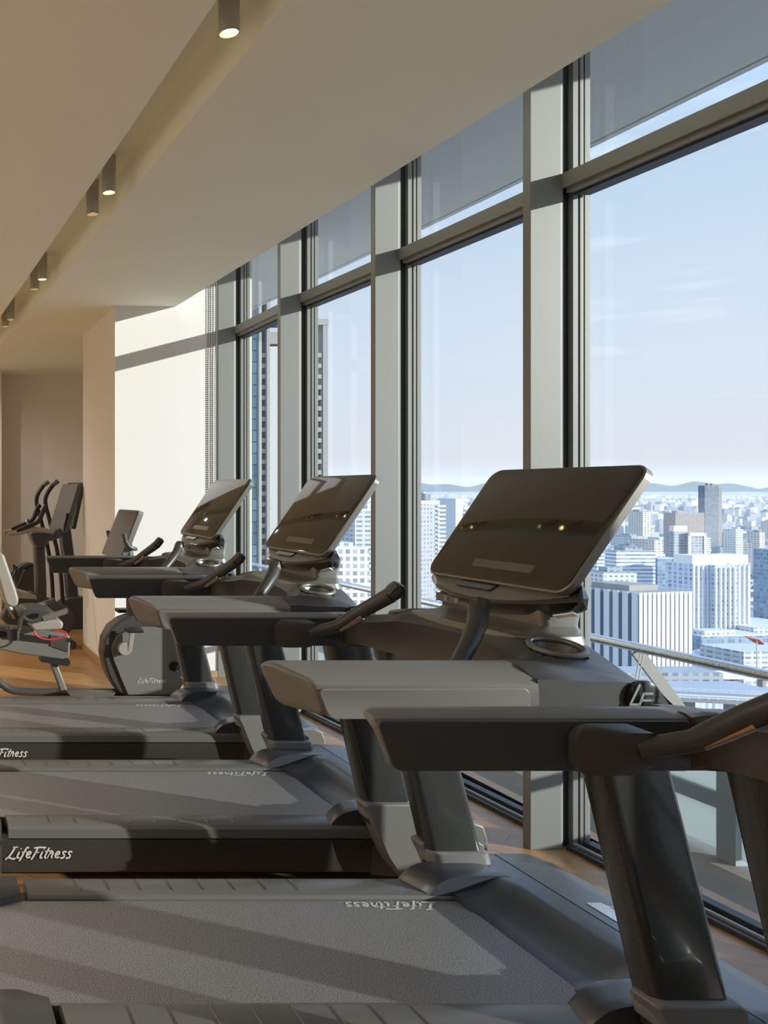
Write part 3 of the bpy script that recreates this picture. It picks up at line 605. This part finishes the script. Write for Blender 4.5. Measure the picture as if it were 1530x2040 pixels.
m = MB(); m.bar([pt(20,1276,Yu), pt(135,1276,Yu)], .06, .05); W(m, 'base_beam', M['plastic'], ub, bevel=.01)

# elliptical behind
Ye = 9.3
el = thing('elliptical_trainer', 'elliptical trainer with long curved arms behind the upright bike', 'elliptical trainer', (P(140,0,Ye)[0], Ye, 0))
for sy, dx in ((-.28, 0), (.28, -2)):
    m = MB(); m.tube(smooth([pt(118+dx,1235,Ye,sy), pt(112+dx,1120,Ye,sy), pt(90+dx,1032,Ye,sy), pt(81+dx,1002,Ye,sy), pt(84+dx,985,Ye,sy), pt(97+dx,966,Ye,sy), pt(106+dx,958,Ye,sy)]), .022, 10)
    W(m, 'moving_arm', M['black'], el)
    m = MB(); m.tube([pt(97+dx,966,Ye,sy), pt(106+dx,958,Ye,sy)], [.024,.034], 12); W(m, 'arm_tip', M['plastic2'], el)
m = MB(); m.bar([pt(150,1262,Ye), pt(140,1150,Ye), pt(128,1052,Ye)], .12, .14, (0,1,0)); W(m, 'mast', M['cover'], el, bevel=.02)
m = MB(); a0 = Vector(pt(133,1052,Ye)); a1 = Vector(pt(152,962,Ye)); aU = a1-a0; L = aU.length; aU.normalize(); aV = Vector((.15,-1,0)).normalized(); aN = aV.cross(aU).normalized(); c = (a0+a1)/2
m.loft([[tuple(c + aV*a + aU*b + aN*d) for a, b in rrect(.46, L, .03, 5)] for d in (-.02,.02)]); W(m, 'screen_housing', M['plastic'], el, sm=40)
m = MB(); disc(m, 150, 1235, Ye, .26, .10); W(m, 'flywheel_cover', M['cover'], el, bevel=.02, seg=3)
m = MB(); m.bar([pt(60,1262,Ye), pt(180,1262,Ye)], .5, .06); W(m, 'base_frame', M['plastic2'], el, bevel=.01)
for sy in (-.16, .16):
    m = MB(); m.bar([pt(62,1222,Ye,sy), pt(112,1242,Ye,sy)], .16, .03); W(m, 'foot_pedal', M['rail'], el, bevel=.008)
# small climber / rower at the left
Yr = 10.0
rw = thing('rowing_machine', 'small dark rowing machine with pale seat rail at the far left', 'rowing machine', (P(40,0,Yr)[0], Yr, 0))
m = MB(); m.bar([pt(-20,1168,Yr), pt(72,1186,Yr)], .10, .10); W(m, 'seat_rail', M['pad'], rw, bevel=.01)
m = MB(); disc(m, 56, 1150, Yr, .17, .06); m.prism_y(pp2([(30,1170),(40,1145),(48,1128),(66,1126),(74,1150),(74,1180),(40,1184)], Yr), Yr-.08, Yr+.08); W(m, 'flywheel_cover', M['plastic'], rw, bevel=.015)
for sy in (-.1, .1):
    m = MB(); m.tube(smooth([pt(22,1158,Yr,sy), pt(24,1146,Yr,sy), pt(30,1140,Yr,sy), pt(30,1130,Yr,sy)]), .010, 8); m.tube([pt(30,1130,Yr,sy), pt(30,1127,Yr,sy)], .018, 8); W(m, 'handle', M['black'], rw)
m = MB(); m.tube([pt(44,1130,Yr,-.14), pt(58,1124,Yr,-.14), pt(66,1128,Yr,-.14)], .018, 8); W(m, 'console_arm', M['black'], rw)
for xx in (-10, 70):
    m = MB(); m.bar([pt(xx,1188,Yr), (P(xx,0,Yr)[0], Yr, 0.02)], .06, .06, (0,1,0)); W(m, 'leg', M['plastic2'], rw, bevel=.005)

# ------------------------------------------------------------------ city
GZ = -130.0
def facade_mat(name, wall, win, fw, fh, wx=.55, wz=.5, rough=.7, horiz=False, vert=False, gl=.3):
    m = bpy.data.materials.new(name); m.use_nodes = True; nt = m.node_tree; b = nt.nodes['Principled BSDF']; L = nt.links.new
    tc = nt.nodes.new('ShaderNodeTexCoord'); sp = nt.nodes.new('ShaderNodeSeparateXYZ'); L(tc.outputs['Object'], sp.inputs[0])
    ns = nt.nodes.new('ShaderNodeSeparateXYZ'); L(tc.outputs['Normal'], ns.inputs[0])
    def mth(op, a, b_=None, c_=None):
        n = nt.nodes.new('ShaderNodeMath'); n.operation = op
        for i, q in enumerate((a, b_, c_)):
            if q is None: continue
            if isinstance(q, (int, float)): n.inputs[i].default_value = q
            else: L(q, n.inputs[i])
        return n.outputs[0]
    ay = mth('ABSOLUTE', ns.outputs[1]); isx = mth('GREATER_THAN', ay, .5)
    h = mth('ADD', mth('MULTIPLY', sp.outputs[0], isx), mth('MULTIPLY', sp.outputs[1], mth('SUBTRACT', 1, isx)))
    fh_ = mth('FRACT', mth('DIVIDE', h, fw)); fz = mth('FRACT', mth('DIVIDE', sp.outputs[2], fh))
    a = mth('LESS_THAN', fh_, wx) if not horiz else 1.0
    c = mth('LESS_THAN', fz, wz) if not vert else 1.0
    wn = mth('MULTIPLY', a, c); side = mth('LESS_THAN', mth('ABSOLUTE', ns.outputs[2]), .5); wn = mth('MULTIPLY', wn, side)
    # random tone per window
    cmb = nt.nodes.new('ShaderNodeCombineXYZ'); L(mth('FLOOR', mth('DIVIDE', h, fw)), cmb.inputs[0]); L(mth('FLOOR', mth('DIVIDE', sp.outputs[2], fh)), cmb.inputs[1])
    wnz = nt.nodes.new('ShaderNodeTexWhiteNoise'); L(cmb.outputs[0], wnz.inputs['Vector'])
    mw = nt.nodes.new('ShaderNodeMixRGB'); mw.inputs[1].default_value = (*win, 1); mw.inputs[2].default_value = (*[min(1, q*1.9+.06) for q in win], 1); L(mth('MULTIPLY', wnz.outputs['Value'], .8), mw.inputs[0])
    mx = nt.nodes.new('ShaderNodeMixRGB'); mx.inputs[1].default_value = (*wall, 1); L(wn, mx.inputs[0]); L(mw.outputs[0], mx.inputs[2])
    L(mx.outputs[0], b.inputs['Base Color']); b.inputs['Roughness'].default_value = rough
    L(mth('SUBTRACT', rough, mth('MULTIPLY', wn, rough-gl)), b.inputs['Roughness'])
    return m
B = {
 'white': facade_mat('white_block', (.66,.66,.64), (.20,.24,.28), 4.2, 3.4, .55, .45),
 'pale': facade_mat('pale_block', (.62,.62,.60), (.20,.24,.28), 6, 3.3, .7, .45),
 'band': facade_mat('banded_block', (.72,.73,.74), (.18,.22,.27), 5, 3.6, .5, .42, horiz=True),
 'grey': facade_mat('grey_block', (.38,.40,.42), (.14,.17,.21), 5, 3.4, .6, .5),
 'brown': facade_mat('brown_block', (.42,.34,.29), (.15,.16,.18), 4.5, 3.3, .5, .5),
 'glassy': facade_mat('glass_block', (.30,.36,.42), (.12,.19,.27), 3, 3.6, .85, .8),
 'cream': facade_mat('cream_block', (.72,.66,.55), (.22,.23,.24), 5, 3.3, .55, .5),
}
m = MB(); m.box(-4000, 26000, 60, 30000, GZ-2, GZ)
gm = mat('city_ground', (.15,.18,.21), .9, noise=(.004,(.26,.27,.28),.35,.65)); 
# roofs and streets as fine voronoi cells
nt = gm.node_tree; b = nt.nodes['Principled BSDF']; tc = nt.nodes.new('ShaderNodeTexCoord'); vo = nt.nodes.new('ShaderNodeTexVoronoi'); vo.inputs['Scale'].default_value = .035; vo.distance = 'CHEBYCHEV'
cr = nt.nodes.new('ShaderNodeValToRGB'); cr.color_ramp.elements[0].position = .25; cr.color_ramp.elements[0].color = (.10,.13,.14,1); cr.color_ramp.elements[1].position = .95; cr.color_ramp.elements[1].color = (.62,.62,.62,1)
e = cr.color_ramp.elements.new(.6); e.color = (.26,.29,.32,1)
nt.links.new(tc.outputs['Object'], vo.inputs['Vector']); nt.links.new(vo.outputs['Color'], cr.inputs['Fac']); nt.links.new(cr.outputs['Color'], b.inputs['Base Color'])
struct(m.build('ground', gm, sm=0), 'flat city ground far below the windows', 'ground')
def cxy(px, Y): return (px - CX)*Y/F
def topz(py, Y): return HC - (py - CY)*Y/F
def bbox(mb, w, d, z0, z1, x=0, y=0): mb.box(x-w/2, x+w/2, y-d/2, y+d/2, z0, z1)
def building(px, Y, w, d, ztop, mt, lab, group=None, rot=0, name='building', extra=None, roof=True):
    h = ztop - GZ
    t = MB(); bbox(t, w, d, 0, h)
    o = t.build(name, B[mt] if isinstance(mt, str) else mt, sm=0); o.location = (cxy(px, Y), Y, GZ); o.rotation_euler.z = rot
    if roof:
        q = MB(); bbox(q, w*.45, d*.45, h, h+R.uniform(3,5), R.uniform(-.2,.2)*w, R.uniform(-.2,.2)*d)
        bbox(q, w*.98, d*.98, h, h+.8)
        c = q.build('roof_plant', B['white'] if R.random() < .5 else B['grey'], o, sm=0)
    tag(o, lab, 'building', group); return o
# hero buildings
M['whitepaint'] = mat('white_cladding', (.74,.74,.72), .6); M['darkglass'] = mat('dark_glazing', (.10,.13,.16), .25); M['conc'] = mat('concrete', (.34,.33,.30), .8); M['concw'] = mat('pale_stone', (.80,.79,.76), .7)
M['teal'] = facade_mat('teal_glazing', (.16,.20,.22), (.26,.40,.42), 1.6, 3.4, .86, .90, gl=.15)
M['roofred'] = mat('red_roof', (.70,.14,.10), .7)
def hero(name, lab, px, Y, rot=0): 
    t = thing(name, lab, 'building', (cxy(px, Y), Y, GZ)); t.rotation_euler.z = rot; return t
# white striped office block: near corner at px 1272
Ys = 530; t = hero('office_block', 'white office block with bold vertical stripes below the handrail', 1272, Ys, math.radians(12))
hh = topz(1181, Ys) - GZ; m = MB(); m.box(-.0, 41, 0, 52, 0, hh-1.5); m.build('core', M['darkglass'], t, sm=0)
m = MB(); n = 12
for k in range(n): m.box(k*41/n + .1, k*41/n + 2.45, -.5, .5, 0, hh)
m.build('front_fins', M['whitepaint'], t, sm=0)
m = MB()
for k in range(9): m.box(-.5, .3, .3 + k*5.8, 3.7 + k*5.8, 0, hh)
m.build('side_fins', M['whitepaint'], t, sm=0)
m = MB(); m.box(.5, 40.5, .5, 51.5, hh-1.5, hh-.5); m.box(8, 30, 12, 36, hh-.5, hh+3); m.build('roof', M['conc'], t, sm=0)
# big hospital-like complex
Yh = 740; t = hero('large_complex', 'big pale complex of ribbed blocks right of the striped office', 1398, Yh, math.radians(8))
B['rib'] = facade_mat('ribbed', (.66,.70,.76), (.24,.30,.38), 4.6, 3.7, .62, .72)
hh = topz(1124, Yh) - GZ
for nm, x0, x1, y0, y1, z1 in (('left_wing', -3,15,5,26,hh), ('middle_wing', 13,35,0,22,hh-1), ('right_wing', 33,54,5,24,hh), ('top_storey', -2,53,6,22,hh+7)):
    m = MB(); m.box(x0, x1, y0, y1, 0, z1); m.build(nm, B['rib'] if nm != 'top_storey' else M['concw'], t, sm=0)
    if nm != 'top_storey':
        m = MB(); k = x0
        while k <= x1+.1: m.box(k-.5, k+.5, y0-1.2, y0, 0, z1-2); k += 4.6
        m.build('pilasters', M['concw'], t, sm=0)
# dark slab tower on the skyline
Yd = 1900; t = hero('dark_tower', 'dark flat-topped tower standing alone on the skyline', 1404, Yd, math.radians(0))
hh = topz(967, Yd) - GZ; B['dk'] = facade_mat('dark_tower_face', (.20,.22,.25), (.12,.15,.20), 3.5, 4, .7, .6)
m = MB(); m.box(0, 30, 0, 16, 0, hh); m.build('shaft', B['dk'], t, sm=0); m = MB(); m.box(30, 37, 0, 14, 0, hh-3); m.build('lift_shaft', M['conc'], t, sm=0)
m = MB(); m.box(10, 15, 4, 10, hh, hh+5); m.box(19, 25, 4, 10, hh, hh+4); m.build('roof_plant', M['conc'], t, sm=0)
# white framed block
Yw = 1050; t = hero('framed_block', 'white framed mid-rise below the dark tower', 1370, Yw, math.radians(6))
hh = topz(1063, Yw) - GZ; m = MB(); m.box(0, 24, 0, 30, 0, hh); m.build('block', B['grey'], t, sm=0)
m = MB()
for k in (0, 21): m.box(k, k+3, -1, 1, 0, hh+1)
m.box(0, 24, -1, 1, hh-3, hh+1); m.build('white_frame', M['whitepaint'], t, sm=0); m = MB(); m.box(-14, 0, 4, 14, 0, hh+2); m.build('rear_wing', B['grey'], t, sm=0); m = MB(); m.box(-12, 6, 6, 12, hh+2, hh+9); m.build('roof_plant', M['whitepaint'], t, sm=0)
# dark apartment tower with balconies at px 838-880
Ya = 640; t = hero('apartment_tower', 'grey apartment tower left of the big console with balcony corner', 876, Ya, math.radians(24))
hh = topz(1003, Ya) - GZ; B['apt'] = facade_mat('apartment_face', (.40,.40,.41), (.15,.19,.25), 3.4, 3.1, .55, .5)
m = MB(); m.box(-30, 0, 0, 24, 0, hh); m.build('shaft', B['apt'], t, sm=0)
m = MB(); k = 2
while k < hh: m.box(-4, 4.5, -1.6, 10, k, k+1.2); k += 3.1
m.build('balconies', M['concw'], t, sm=0); m = MB(); m.box(-30, 0, 0, 24, hh, hh+2); m.build('roof_edge', M['concw'], t, sm=0)
building(896, 700, 5.5, 24, topz(993, 700), M['whitepaint'], 'thin bright white slab beside the grey apartment tower', roof=False)
building(845, 1500, 10, 22, topz(984, 1500), 'grey', 'narrow grey tower peeking above the apartment tower')
building(930, 900, 46, 40, topz(1030, 900), 'band', 'pale banded block behind the white slab')
# tall near tower seen through the far panes
Yt = 260; t = hero('skyscraper', 'tall concrete and glass tower seen through the far window bays', 573, Yt, 0)
def tx(px, Y=Yt): return (px - 573)*Y/F
zt_ = topz(636, Yt) - GZ
m = MB(); m.box(tx(470), tx(516), 1.5, 18, 0, topz(620,Yt)-GZ-4); m.build('glass_bay', M['teal'], t, sm=0)
m = MB(); m.box(tx(515), tx(520), -.5, 16, 0, zt_+8); m.box(tx(529), tx(535), -1, 16, 0, zt_+8); m.build('pier', M['conc'], t, sm=0)
m = MB(); m.box(tx(520), tx(529), .8, 14, 0, zt_); m.build('recess_glazing', M['darkglass'], t, sm=0)
m = MB(); k = 4
while k < topz(745, Yt)-GZ+6: m.box(tx(519), tx(529.5), -.3, 1, k, k+1.3); m.box(tx(630), tx(641), -.3, 1, k, k+1.3); k += 3.15
m.build('balcony', M['conc'], t, sm=0)
m = MB(); m.box(tx(535), tx(600), 0, 18, 0, topz(690,Yt)-GZ)
m.build('stone_face', facade_mat('stone_grid', (.52,.51,.49), (.38,.38,.37), 3.1, 3.15, .04, .06), t, sm=0)
m = MB(); m.box(tx(535), tx(600), 1, 14, topz(684,Yt)-GZ, topz(660,Yt)-GZ); m.box(tx(535), tx(652)+.05, -.7, 4, topz(648,Yt)-GZ, topz(636,Yt)-GZ); m.build('crown_beam', M['conc'], t, sm=0)
m = MB(); m.box(tx(600), tx(632), 0, 18, 0, topz(765,Yt)-GZ); m.build('centre_block', M['conc'], t, sm=0)
m = MB(); m.box(tx(632), tx(639), .8, 12, 0, topz(765,Yt)-GZ); m.build('corner_glazing', M['darkglass'], t, sm=0)
m = MB(); m.box(tx(639), tx(642), .3, 12, 0, zt_); m.box(tx(642), tx(652), -.5, 4, 0, zt_); m.build('corner_pier', M['conc'], t, sm=0)
m = MB(); k = 3
while k < 92: m.box(tx(470), tx(516), .6, 1.6, k, k+1.4); k += 5.0
m.build('floor_band', M['conc'], t, sm=0)
# white gridded building low in the third bay, others there
B['wgrid'] = facade_mat('white_grid', (.78,.78,.76), (.20,.24,.28), 3.4, 3.4, .6, .6)
building(672, 420, 22, 16, topz(1092, 420), 'wgrid', 'brilliant white gridded block low behind the second screen')
building(722, 640, 26, 30, topz(1015, 640), 'pale', 'tall pale apartment block near the second mullion')
building(705, 480, 16, 30, topz(1140, 480), 'band', 'low banded block beside the white gridded one')
building(668, 800, 22, 26, topz(1070, 800), 'cream', 'cream block behind the white gridded block')
building(505, 400, 30, 20, topz(1092, 400), 'wgrid', 'white railing-like low block at the foot of the tall tower')
# foreground right: low white hall, fly-over, glazed roof, umbrella roof
building(1440, 640, 56, 40, topz(1308, 640), 'band', 'low white hall with long horizontal bands', rot=math.radians(6))
building(1430, 690, 58, 26, topz(1262, 690), 'glassy', 'dark glazed low block behind the white hall', rot=math.radians(6))
building(1505, 600, 50, 30, topz(1290, 600), 'pale', 'pale grey low building at the right edge with banner mast', rot=math.radians(4), roof=False)
building(1505, 760, 60, 60, topz(1240, 760), 'white', 'rounded-edge pale hall above the banner mast', roof=False)
t = hero('banner_mast', 'thin white mast with a red roof piece at the right edge', 1508, 560); t['category'] = 'mast'
m = MB(); m.tube([(0,0,0), (0,0,topz(1274,560)-GZ)], .35, 8); m.build('mast_pole', M['whitepaint'], t)
z0 = topz(1272,560)-GZ; m = MB(); m.add([(-5,0,z0), (0,-2,z0-1), (5,0,z0-4), (4,4,z0-4.5), (-3,5,z0+.5), (-5,0,z0+.5), (0,-2,z0-.5), (5,0,z0-3.5), (4,4,z0-4), (-3,5,z0+1)], [(0,1,2,3,4), (5,6,7,8,9), (0,1,6,5), (1,2,7,6), (2,3,8,7), (3,4,9,8), (4,0,5,9)]); m.build('canopy', M['roofred'], t, sm=0)
t = hero('elevated_road', 'elevated roadway crossing below the striped office block', 1400, 470); t['category'] = 'road'
m = MB(); zr = topz(1345,470)-GZ; m.box(-60, 90, -3, 6, zr-1.6, zr); m.box(-60, 90, -3.3, -2.9, zr, zr+1.1); m.box(-60, 90, 6, 6.4, zr, zr+1.1); m.build('road_deck', M['concw'], t, sm=0)
for k in range(10):
    m = MB(); m.box(-58 + k*15, -56 + k*15, 0, 3, 0, zr-1.6); m.build('pier', M['conc'], t, sm=0)
t = hero('station_hall', 'long low hall with pale blue ribbed walls at the lower right', 1300, 400); t['category'] = 'hall'
z1 = topz(1385,400)-GZ; m = MB(); m.box(-20, 60, 0, 24, 0, z1); m.build('hall_walls', facade_mat('hall_rib', (.62,.66,.70), (.30,.36,.42), 3, 8, .5, 1, vert=True), t, sm=0); m = MB(); m.box(-21, 61, -1, 25, z1, z1+1); m.build('hall_roof', mat('hall_roofing', (.42,.45,.48), .7), t, sm=0)
m = MB(); m.box(-20, 60, 30, 46, 0, z1+4); m.build('rear_range', B['grey'], t, sm=0)
building(1215, 690, 26, 20, topz(1140, 690), 'white', 'white block with setback top behind the striped office')
building(1205, 900, 40, 30, topz(1100, 900), 'band', 'banded white block left of the dark glazed one')
building(1255, 860, 38, 14, topz(1098, 860), 'band', 'wide banded block above the striped office')
building(1318, 880, 22, 16, topz(1112, 880), 'glassy', 'dark blue glazed block beside the large complex')
building(1300, 1150, 30, 40, topz(1075, 1150), 'cream', 'cream block with rounded roof in mid distance')
building(1255, 1200, 20, 30, topz(1068, 1200), 'white', 'narrow white slab in mid distance left')
building(1362, 1900, 62, 30, topz(1022, 1900), 'brown', 'long dark slab left of the skyline tower')
building(1275, 1500, 16, 30, topz(1020, 1500), 'cream', 'narrow cream tower left on the skyline')
building(1345, 1250, 22, 18, topz(1068, 1500), 'grey', 'grey block just left of the white framed block')
building(1548, 800, 20, 24, topz(1095, 800), 'glassy', 'dark glazed slab at the right edge')
building(1460, 1250, 10, 20, topz(1055, 1250), 'white', 'slim white tower right of the framed block')
building(1505, 1300, 8, 20, topz(1060, 1300), 'cream', 'slim cream tower near the right edge')

t = hero('railway_viaduct', 'railway viaduct with pale rails at the lower right beyond the handrail', 1470, 330); t['category'] = 'railway'; t.rotation_euler.z = math.radians(-14)
zr = topz(1392,330)-GZ; m = MB(); m.box(-45, 60, -5, 9, zr-1.2, zr); m.build('track_bed', M['conc'], t, sm=0)
for y in (-3.6, -2.1, 1.4, 2.9):
    m = MB(); m.box(-45, 60, y-.08, y+.08, zr, zr+.25); m.build('rail', M['concw'], t, sm=0)
for y in (-5, 9):
    m = MB(); m.box(-45, 60, y-.1, y+.1, zr+1.2, zr+1.35); m.box(-45, 60, y-.1, y+.1, zr+.5, zr+.6)
    k = -45
    while k < 60: m.box(k-.12, k+.12, y-.1, y+.1, zr, zr+1.3); k += 3
    m.build('fence', M['whitepaint'], t, sm=0)
for k in range(8):
    m = MB(); m.box(-42 + k*13, -39.5 + k*13, 0, 3, 0, zr-1.2); m.build('pier', M['conc'], t, sm=0)

# generic fabric: 250 individual blocks in shared meshes, then a far mass
kinds = ['white','pale','band','grey','brown','glassy','cream']
words = {'white':'white', 'pale':'pale grey', 'band':'banded pale', 'grey':'grey', 'brown':'brown', 'glassy':'blue glazed', 'cream':'cream'}
protos = {}
for kd in kinds:
    for q in range(3):
        w = (18, 28, 42)[q]*R.uniform(.85,1.15); d = R.uniform(16, 30); h = (60, 34, 22)[q]*R.uniform(.8, 1.1)
        t = MB(); bbox(t, w, d, -20, h); bbox(t, w*.35, d*.4, h, h+3.5, w*.15, 0); bbox(t, w*.2, d*.2, h, h+2.2, -w*.25, d*.2)
        me = t.build('city_block', B[kd], sm=0); protos[(kd, q)] = me.data; bpy.data.objects.remove(me)
cnt = 0; placed = []
for i in range(2000):
    if cnt >= 240: break
    py = 1012 + 250*R.random()**1.5; Y = F*130/(py - CY); px = R.uniform(1175, 1600) if R.random() < .74 else (R.uniform(836, 1010) if R.random() < .6 else R.uniform(640, 745))
    if py > 1180 and px > 1170 : continue
    x = cxy(px, Y)
    if any(abs(x-a) < 26 and abs(Y-b_) < 30 for a, b_ in placed): continue
    placed.append((x, Y)); kd = R.choices(kinds, (5,4,4,3,1.3,2.2,2))[0]; q = R.choices((0,1,2), (2,4,5))[0]
    o = bpy.data.objects.new('city_block', protos[(kd, q)]); col.objects.link(o); o.location = (x, Y, GZ + R.uniform(-10, 4)); o.rotation_euler.z = R.choice((0,.12,-.2,.35,.7,-.5))
    band = 'far out towards the horizon' if Y > 2400 else ('in the middle distance of the city' if Y > 1200 else 'in the nearer part of the city')
    sz = ('tall', 'mid-height', 'low')[q]
    tag(o, '%s %s building %s' % (sz, words[kd], band), 'building', '%s %s buildings %s' % (sz, words[kd], band)); cnt += 1
fars = [MB() for _ in range(4)]
for i in range(5200):
    t = R.random(); py = 984.5 + 75*t**1.7; Y = F*130/(py-CY)*R.uniform(.97,1.03); px = R.uniform(620, 1640)
    x = cxy(px, Y); k = max(1, Y/3500); w = R.uniform(10, 42)*k**.7; d = R.uniform(10, 30)*k**.6; h = (R.uniform(6, 22) if R.random() < .85 else R.uniform(25, 60))
    fars[R.randrange(4)].box(x-w/2, x+w/2, Y-d/2, Y+d/2, GZ, GZ+h)
for i in range(2600):   # small houses between the nearer blocks
    py = 1040 + 250*R.random(); Y = F*130/(py-CY); px = R.uniform(640, 1640); x = cxy(px, Y)
    w = R.uniform(8, 20); d = R.uniform(8, 16); fars[R.randrange(4)].box(x-w/2, x+w/2, Y-d/2, Y+d/2, GZ, GZ+R.uniform(5, 16))
for mb, nm, c in zip(fars, ('white','grey','blue-grey','cream'), ((.85,.85,.84),(.45,.47,.5),(.28,.33,.40),(.72,.66,.58))):
    o = mb.build('low_rise_sprawl', mat('sprawl_'+nm, c, .8), sm=0); tag(o, 'countless small %s buildings spreading to the horizon' % nm, 'low-rise city', 'low-rise sprawl', 'stuff')
# hills on the horizon
m = MB(); N = 120; front = []; topv = []
for i in range(N+1):
    a = .30 + .85*i/N; Y = 24000; x = a*Y
    h = 130 + 130*math.exp(-((a-.86)/.12)**2) + 170*math.exp(-((a-.62)/.05)**2)*.6 + 60*math.sin(i*.35) + 40*math.sin(i*.9+1)+ 120*math.exp(-((a-.5)/.1)**2)
    front.append((x, Y, GZ)); topv.append((x, Y+1500, GZ + max(40, h)+130))
back = [(p[0], p[1]+1500, GZ) for p in topv]
m.loft([[front[i], topv[i], back[i]] for i in range(N+1)]); struct(m.build('hills', mat('hill_green', (.12,.17,.16), .9), sm=60), 'low hazy hills along the horizon', 'hills')
# haze
m = MB(); m.box(-3000, 30000, 420, 30000, GZ+.5, -8)
hz = bpy.data.materials.new('haze'); hz.use_nodes = True; nt = hz.node_tree; nt.nodes.remove(nt.nodes['Principled BSDF']); v = nt.nodes.new('ShaderNodeVolumeScatter'); v.inputs['Color'].default_value = (.95,.965,.98,1); v.inputs['Density'].default_value = .00005; v.inputs['Anisotropy'].default_value = .0
nt.links.new(v.outputs[0], nt.nodes['Material Output'].inputs['Volume'])
o = m.build('haze', hz, sm=0); tag(o, 'thin blue haze over the distant city', 'haze', kind='stuff')
m = MB(); m.box(1000, 40000, 14000, 40000, -7, 520)
h2 = hz.copy(); h2.node_tree.nodes['Volume Scatter'].inputs['Density'].default_value = .00004; h2.node_tree.nodes['Volume Scatter'].inputs['Color'].default_value = (.90,.88,.90,1)
o = m.build('haze', h2, sm=0); tag(o, 'pale haze bank veiling the hills on the horizon', 'haze', kind='stuff')

# ------------------------------------------------------------------ sky, sun, camera
w = bpy.data.worlds.new('sky'); bpy.context.scene.world = w; w.use_nodes = True; nt = w.node_tree; bg = nt.nodes['Background']
tc = nt.nodes.new('ShaderNodeTexCoord'); sp = nt.nodes.new('ShaderNodeSeparateXYZ'); rp = nt.nodes.new('ShaderNodeValToRGB'); el_ = rp.color_ramp.elements
el_[0].position = 0; el_[0].color = (.56,.56,.60,1); el_[1].position = 1; el_[1].color = (.40,.63,1.02,1)
for p, c in ((.03,(.55,.56,.61,1)), (.12,(.51,.55,.62,1)), (.30,(.385,.48,.60,1)), (.42,(.43,.62,.96,1))):
    e = el_.new(p); e.color = c
nt.links.new(tc.outputs['Generated'], sp.inputs[0]); nt.links.new(sp.outputs[2], rp.inputs['Fac'])
ns = nt.nodes.new('ShaderNodeTexNoise'); mp = nt.nodes.new('ShaderNodeMapping'); mp.inputs['Scale'].default_value = (2,2,14); ns.inputs['Scale'].default_value = 2.2; ns.inputs['Detail'].default_value = 5
cr = nt.nodes.new('ShaderNodeValToRGB'); cr.color_ramp.elements[0].position = .60; cr.color_ramp.elements[0].color = (0,0,0,1); cr.color_ramp.elements[1].position = .82; cr.color_ramp.elements[1].color = (.5,.5,.5,1)
mx = nt.nodes.new('ShaderNodeMixRGB'); mx.inputs[2].default_value = (.86,.87,.90,1)
nt.links.new(tc.outputs['Generated'], mp.inputs[0]); nt.links.new(mp.outputs[0], ns.inputs['Vector']); nt.links.new(ns.outputs['Fac'], cr.inputs['Fac']); nt.links.new(cr.outputs['Color'], mx.inputs[0]); nt.links.new(rp.outputs['Color'], mx.inputs[1]); nt.links.new(mx.outputs[0], bg.inputs['Color'])
bg.inputs['Strength'].default_value = 1.0
s = bpy.data.lights.new('sun', 'SUN'); s.energy = 4.2; s.color = (1,.95,.86); s.angle = math.radians(.6)
so = bpy.data.objects.new('sun', s); col.objects.link(so); so.rotation_euler = Vector((-1,.525,-.254)).to_track_quat('-Z','Y').to_euler(); so.location = (20,-10,6)
cam = bpy.data.cameras.new('camera'); co = bpy.data.objects.new('camera', cam); col.objects.link(co); co.location = (0,0,HC); co.rotation_euler = (PI/2,0,0)
cam.sensor_fit = 'AUTO'; cam.sensor_width = 36; cam.lens = F/2040*36; cam.shift_x = (765-CX)/2040; cam.shift_y = -(1020-CY)/2040; cam.clip_end = 60000; cam.clip_start = .05
sc = bpy.context.scene; sc.camera = co
sc.view_settings.view_transform = 'Standard'; sc.view_settings.look = 'None'; sc.view_settings.gamma = 1; sc.view_settings.exposure = 0.70; sc.view_settings.use_curve_mapping = False
sc.cycles.max_bounces = 10; sc.cycles.diffuse_bounces = 6; sc.cycles.transparent_max_bounces = 16; sc.cycles.volume_bounces = 1; sc.cycles.use_denoising = True; sc.cycles.sample_clamp_indirect = 6
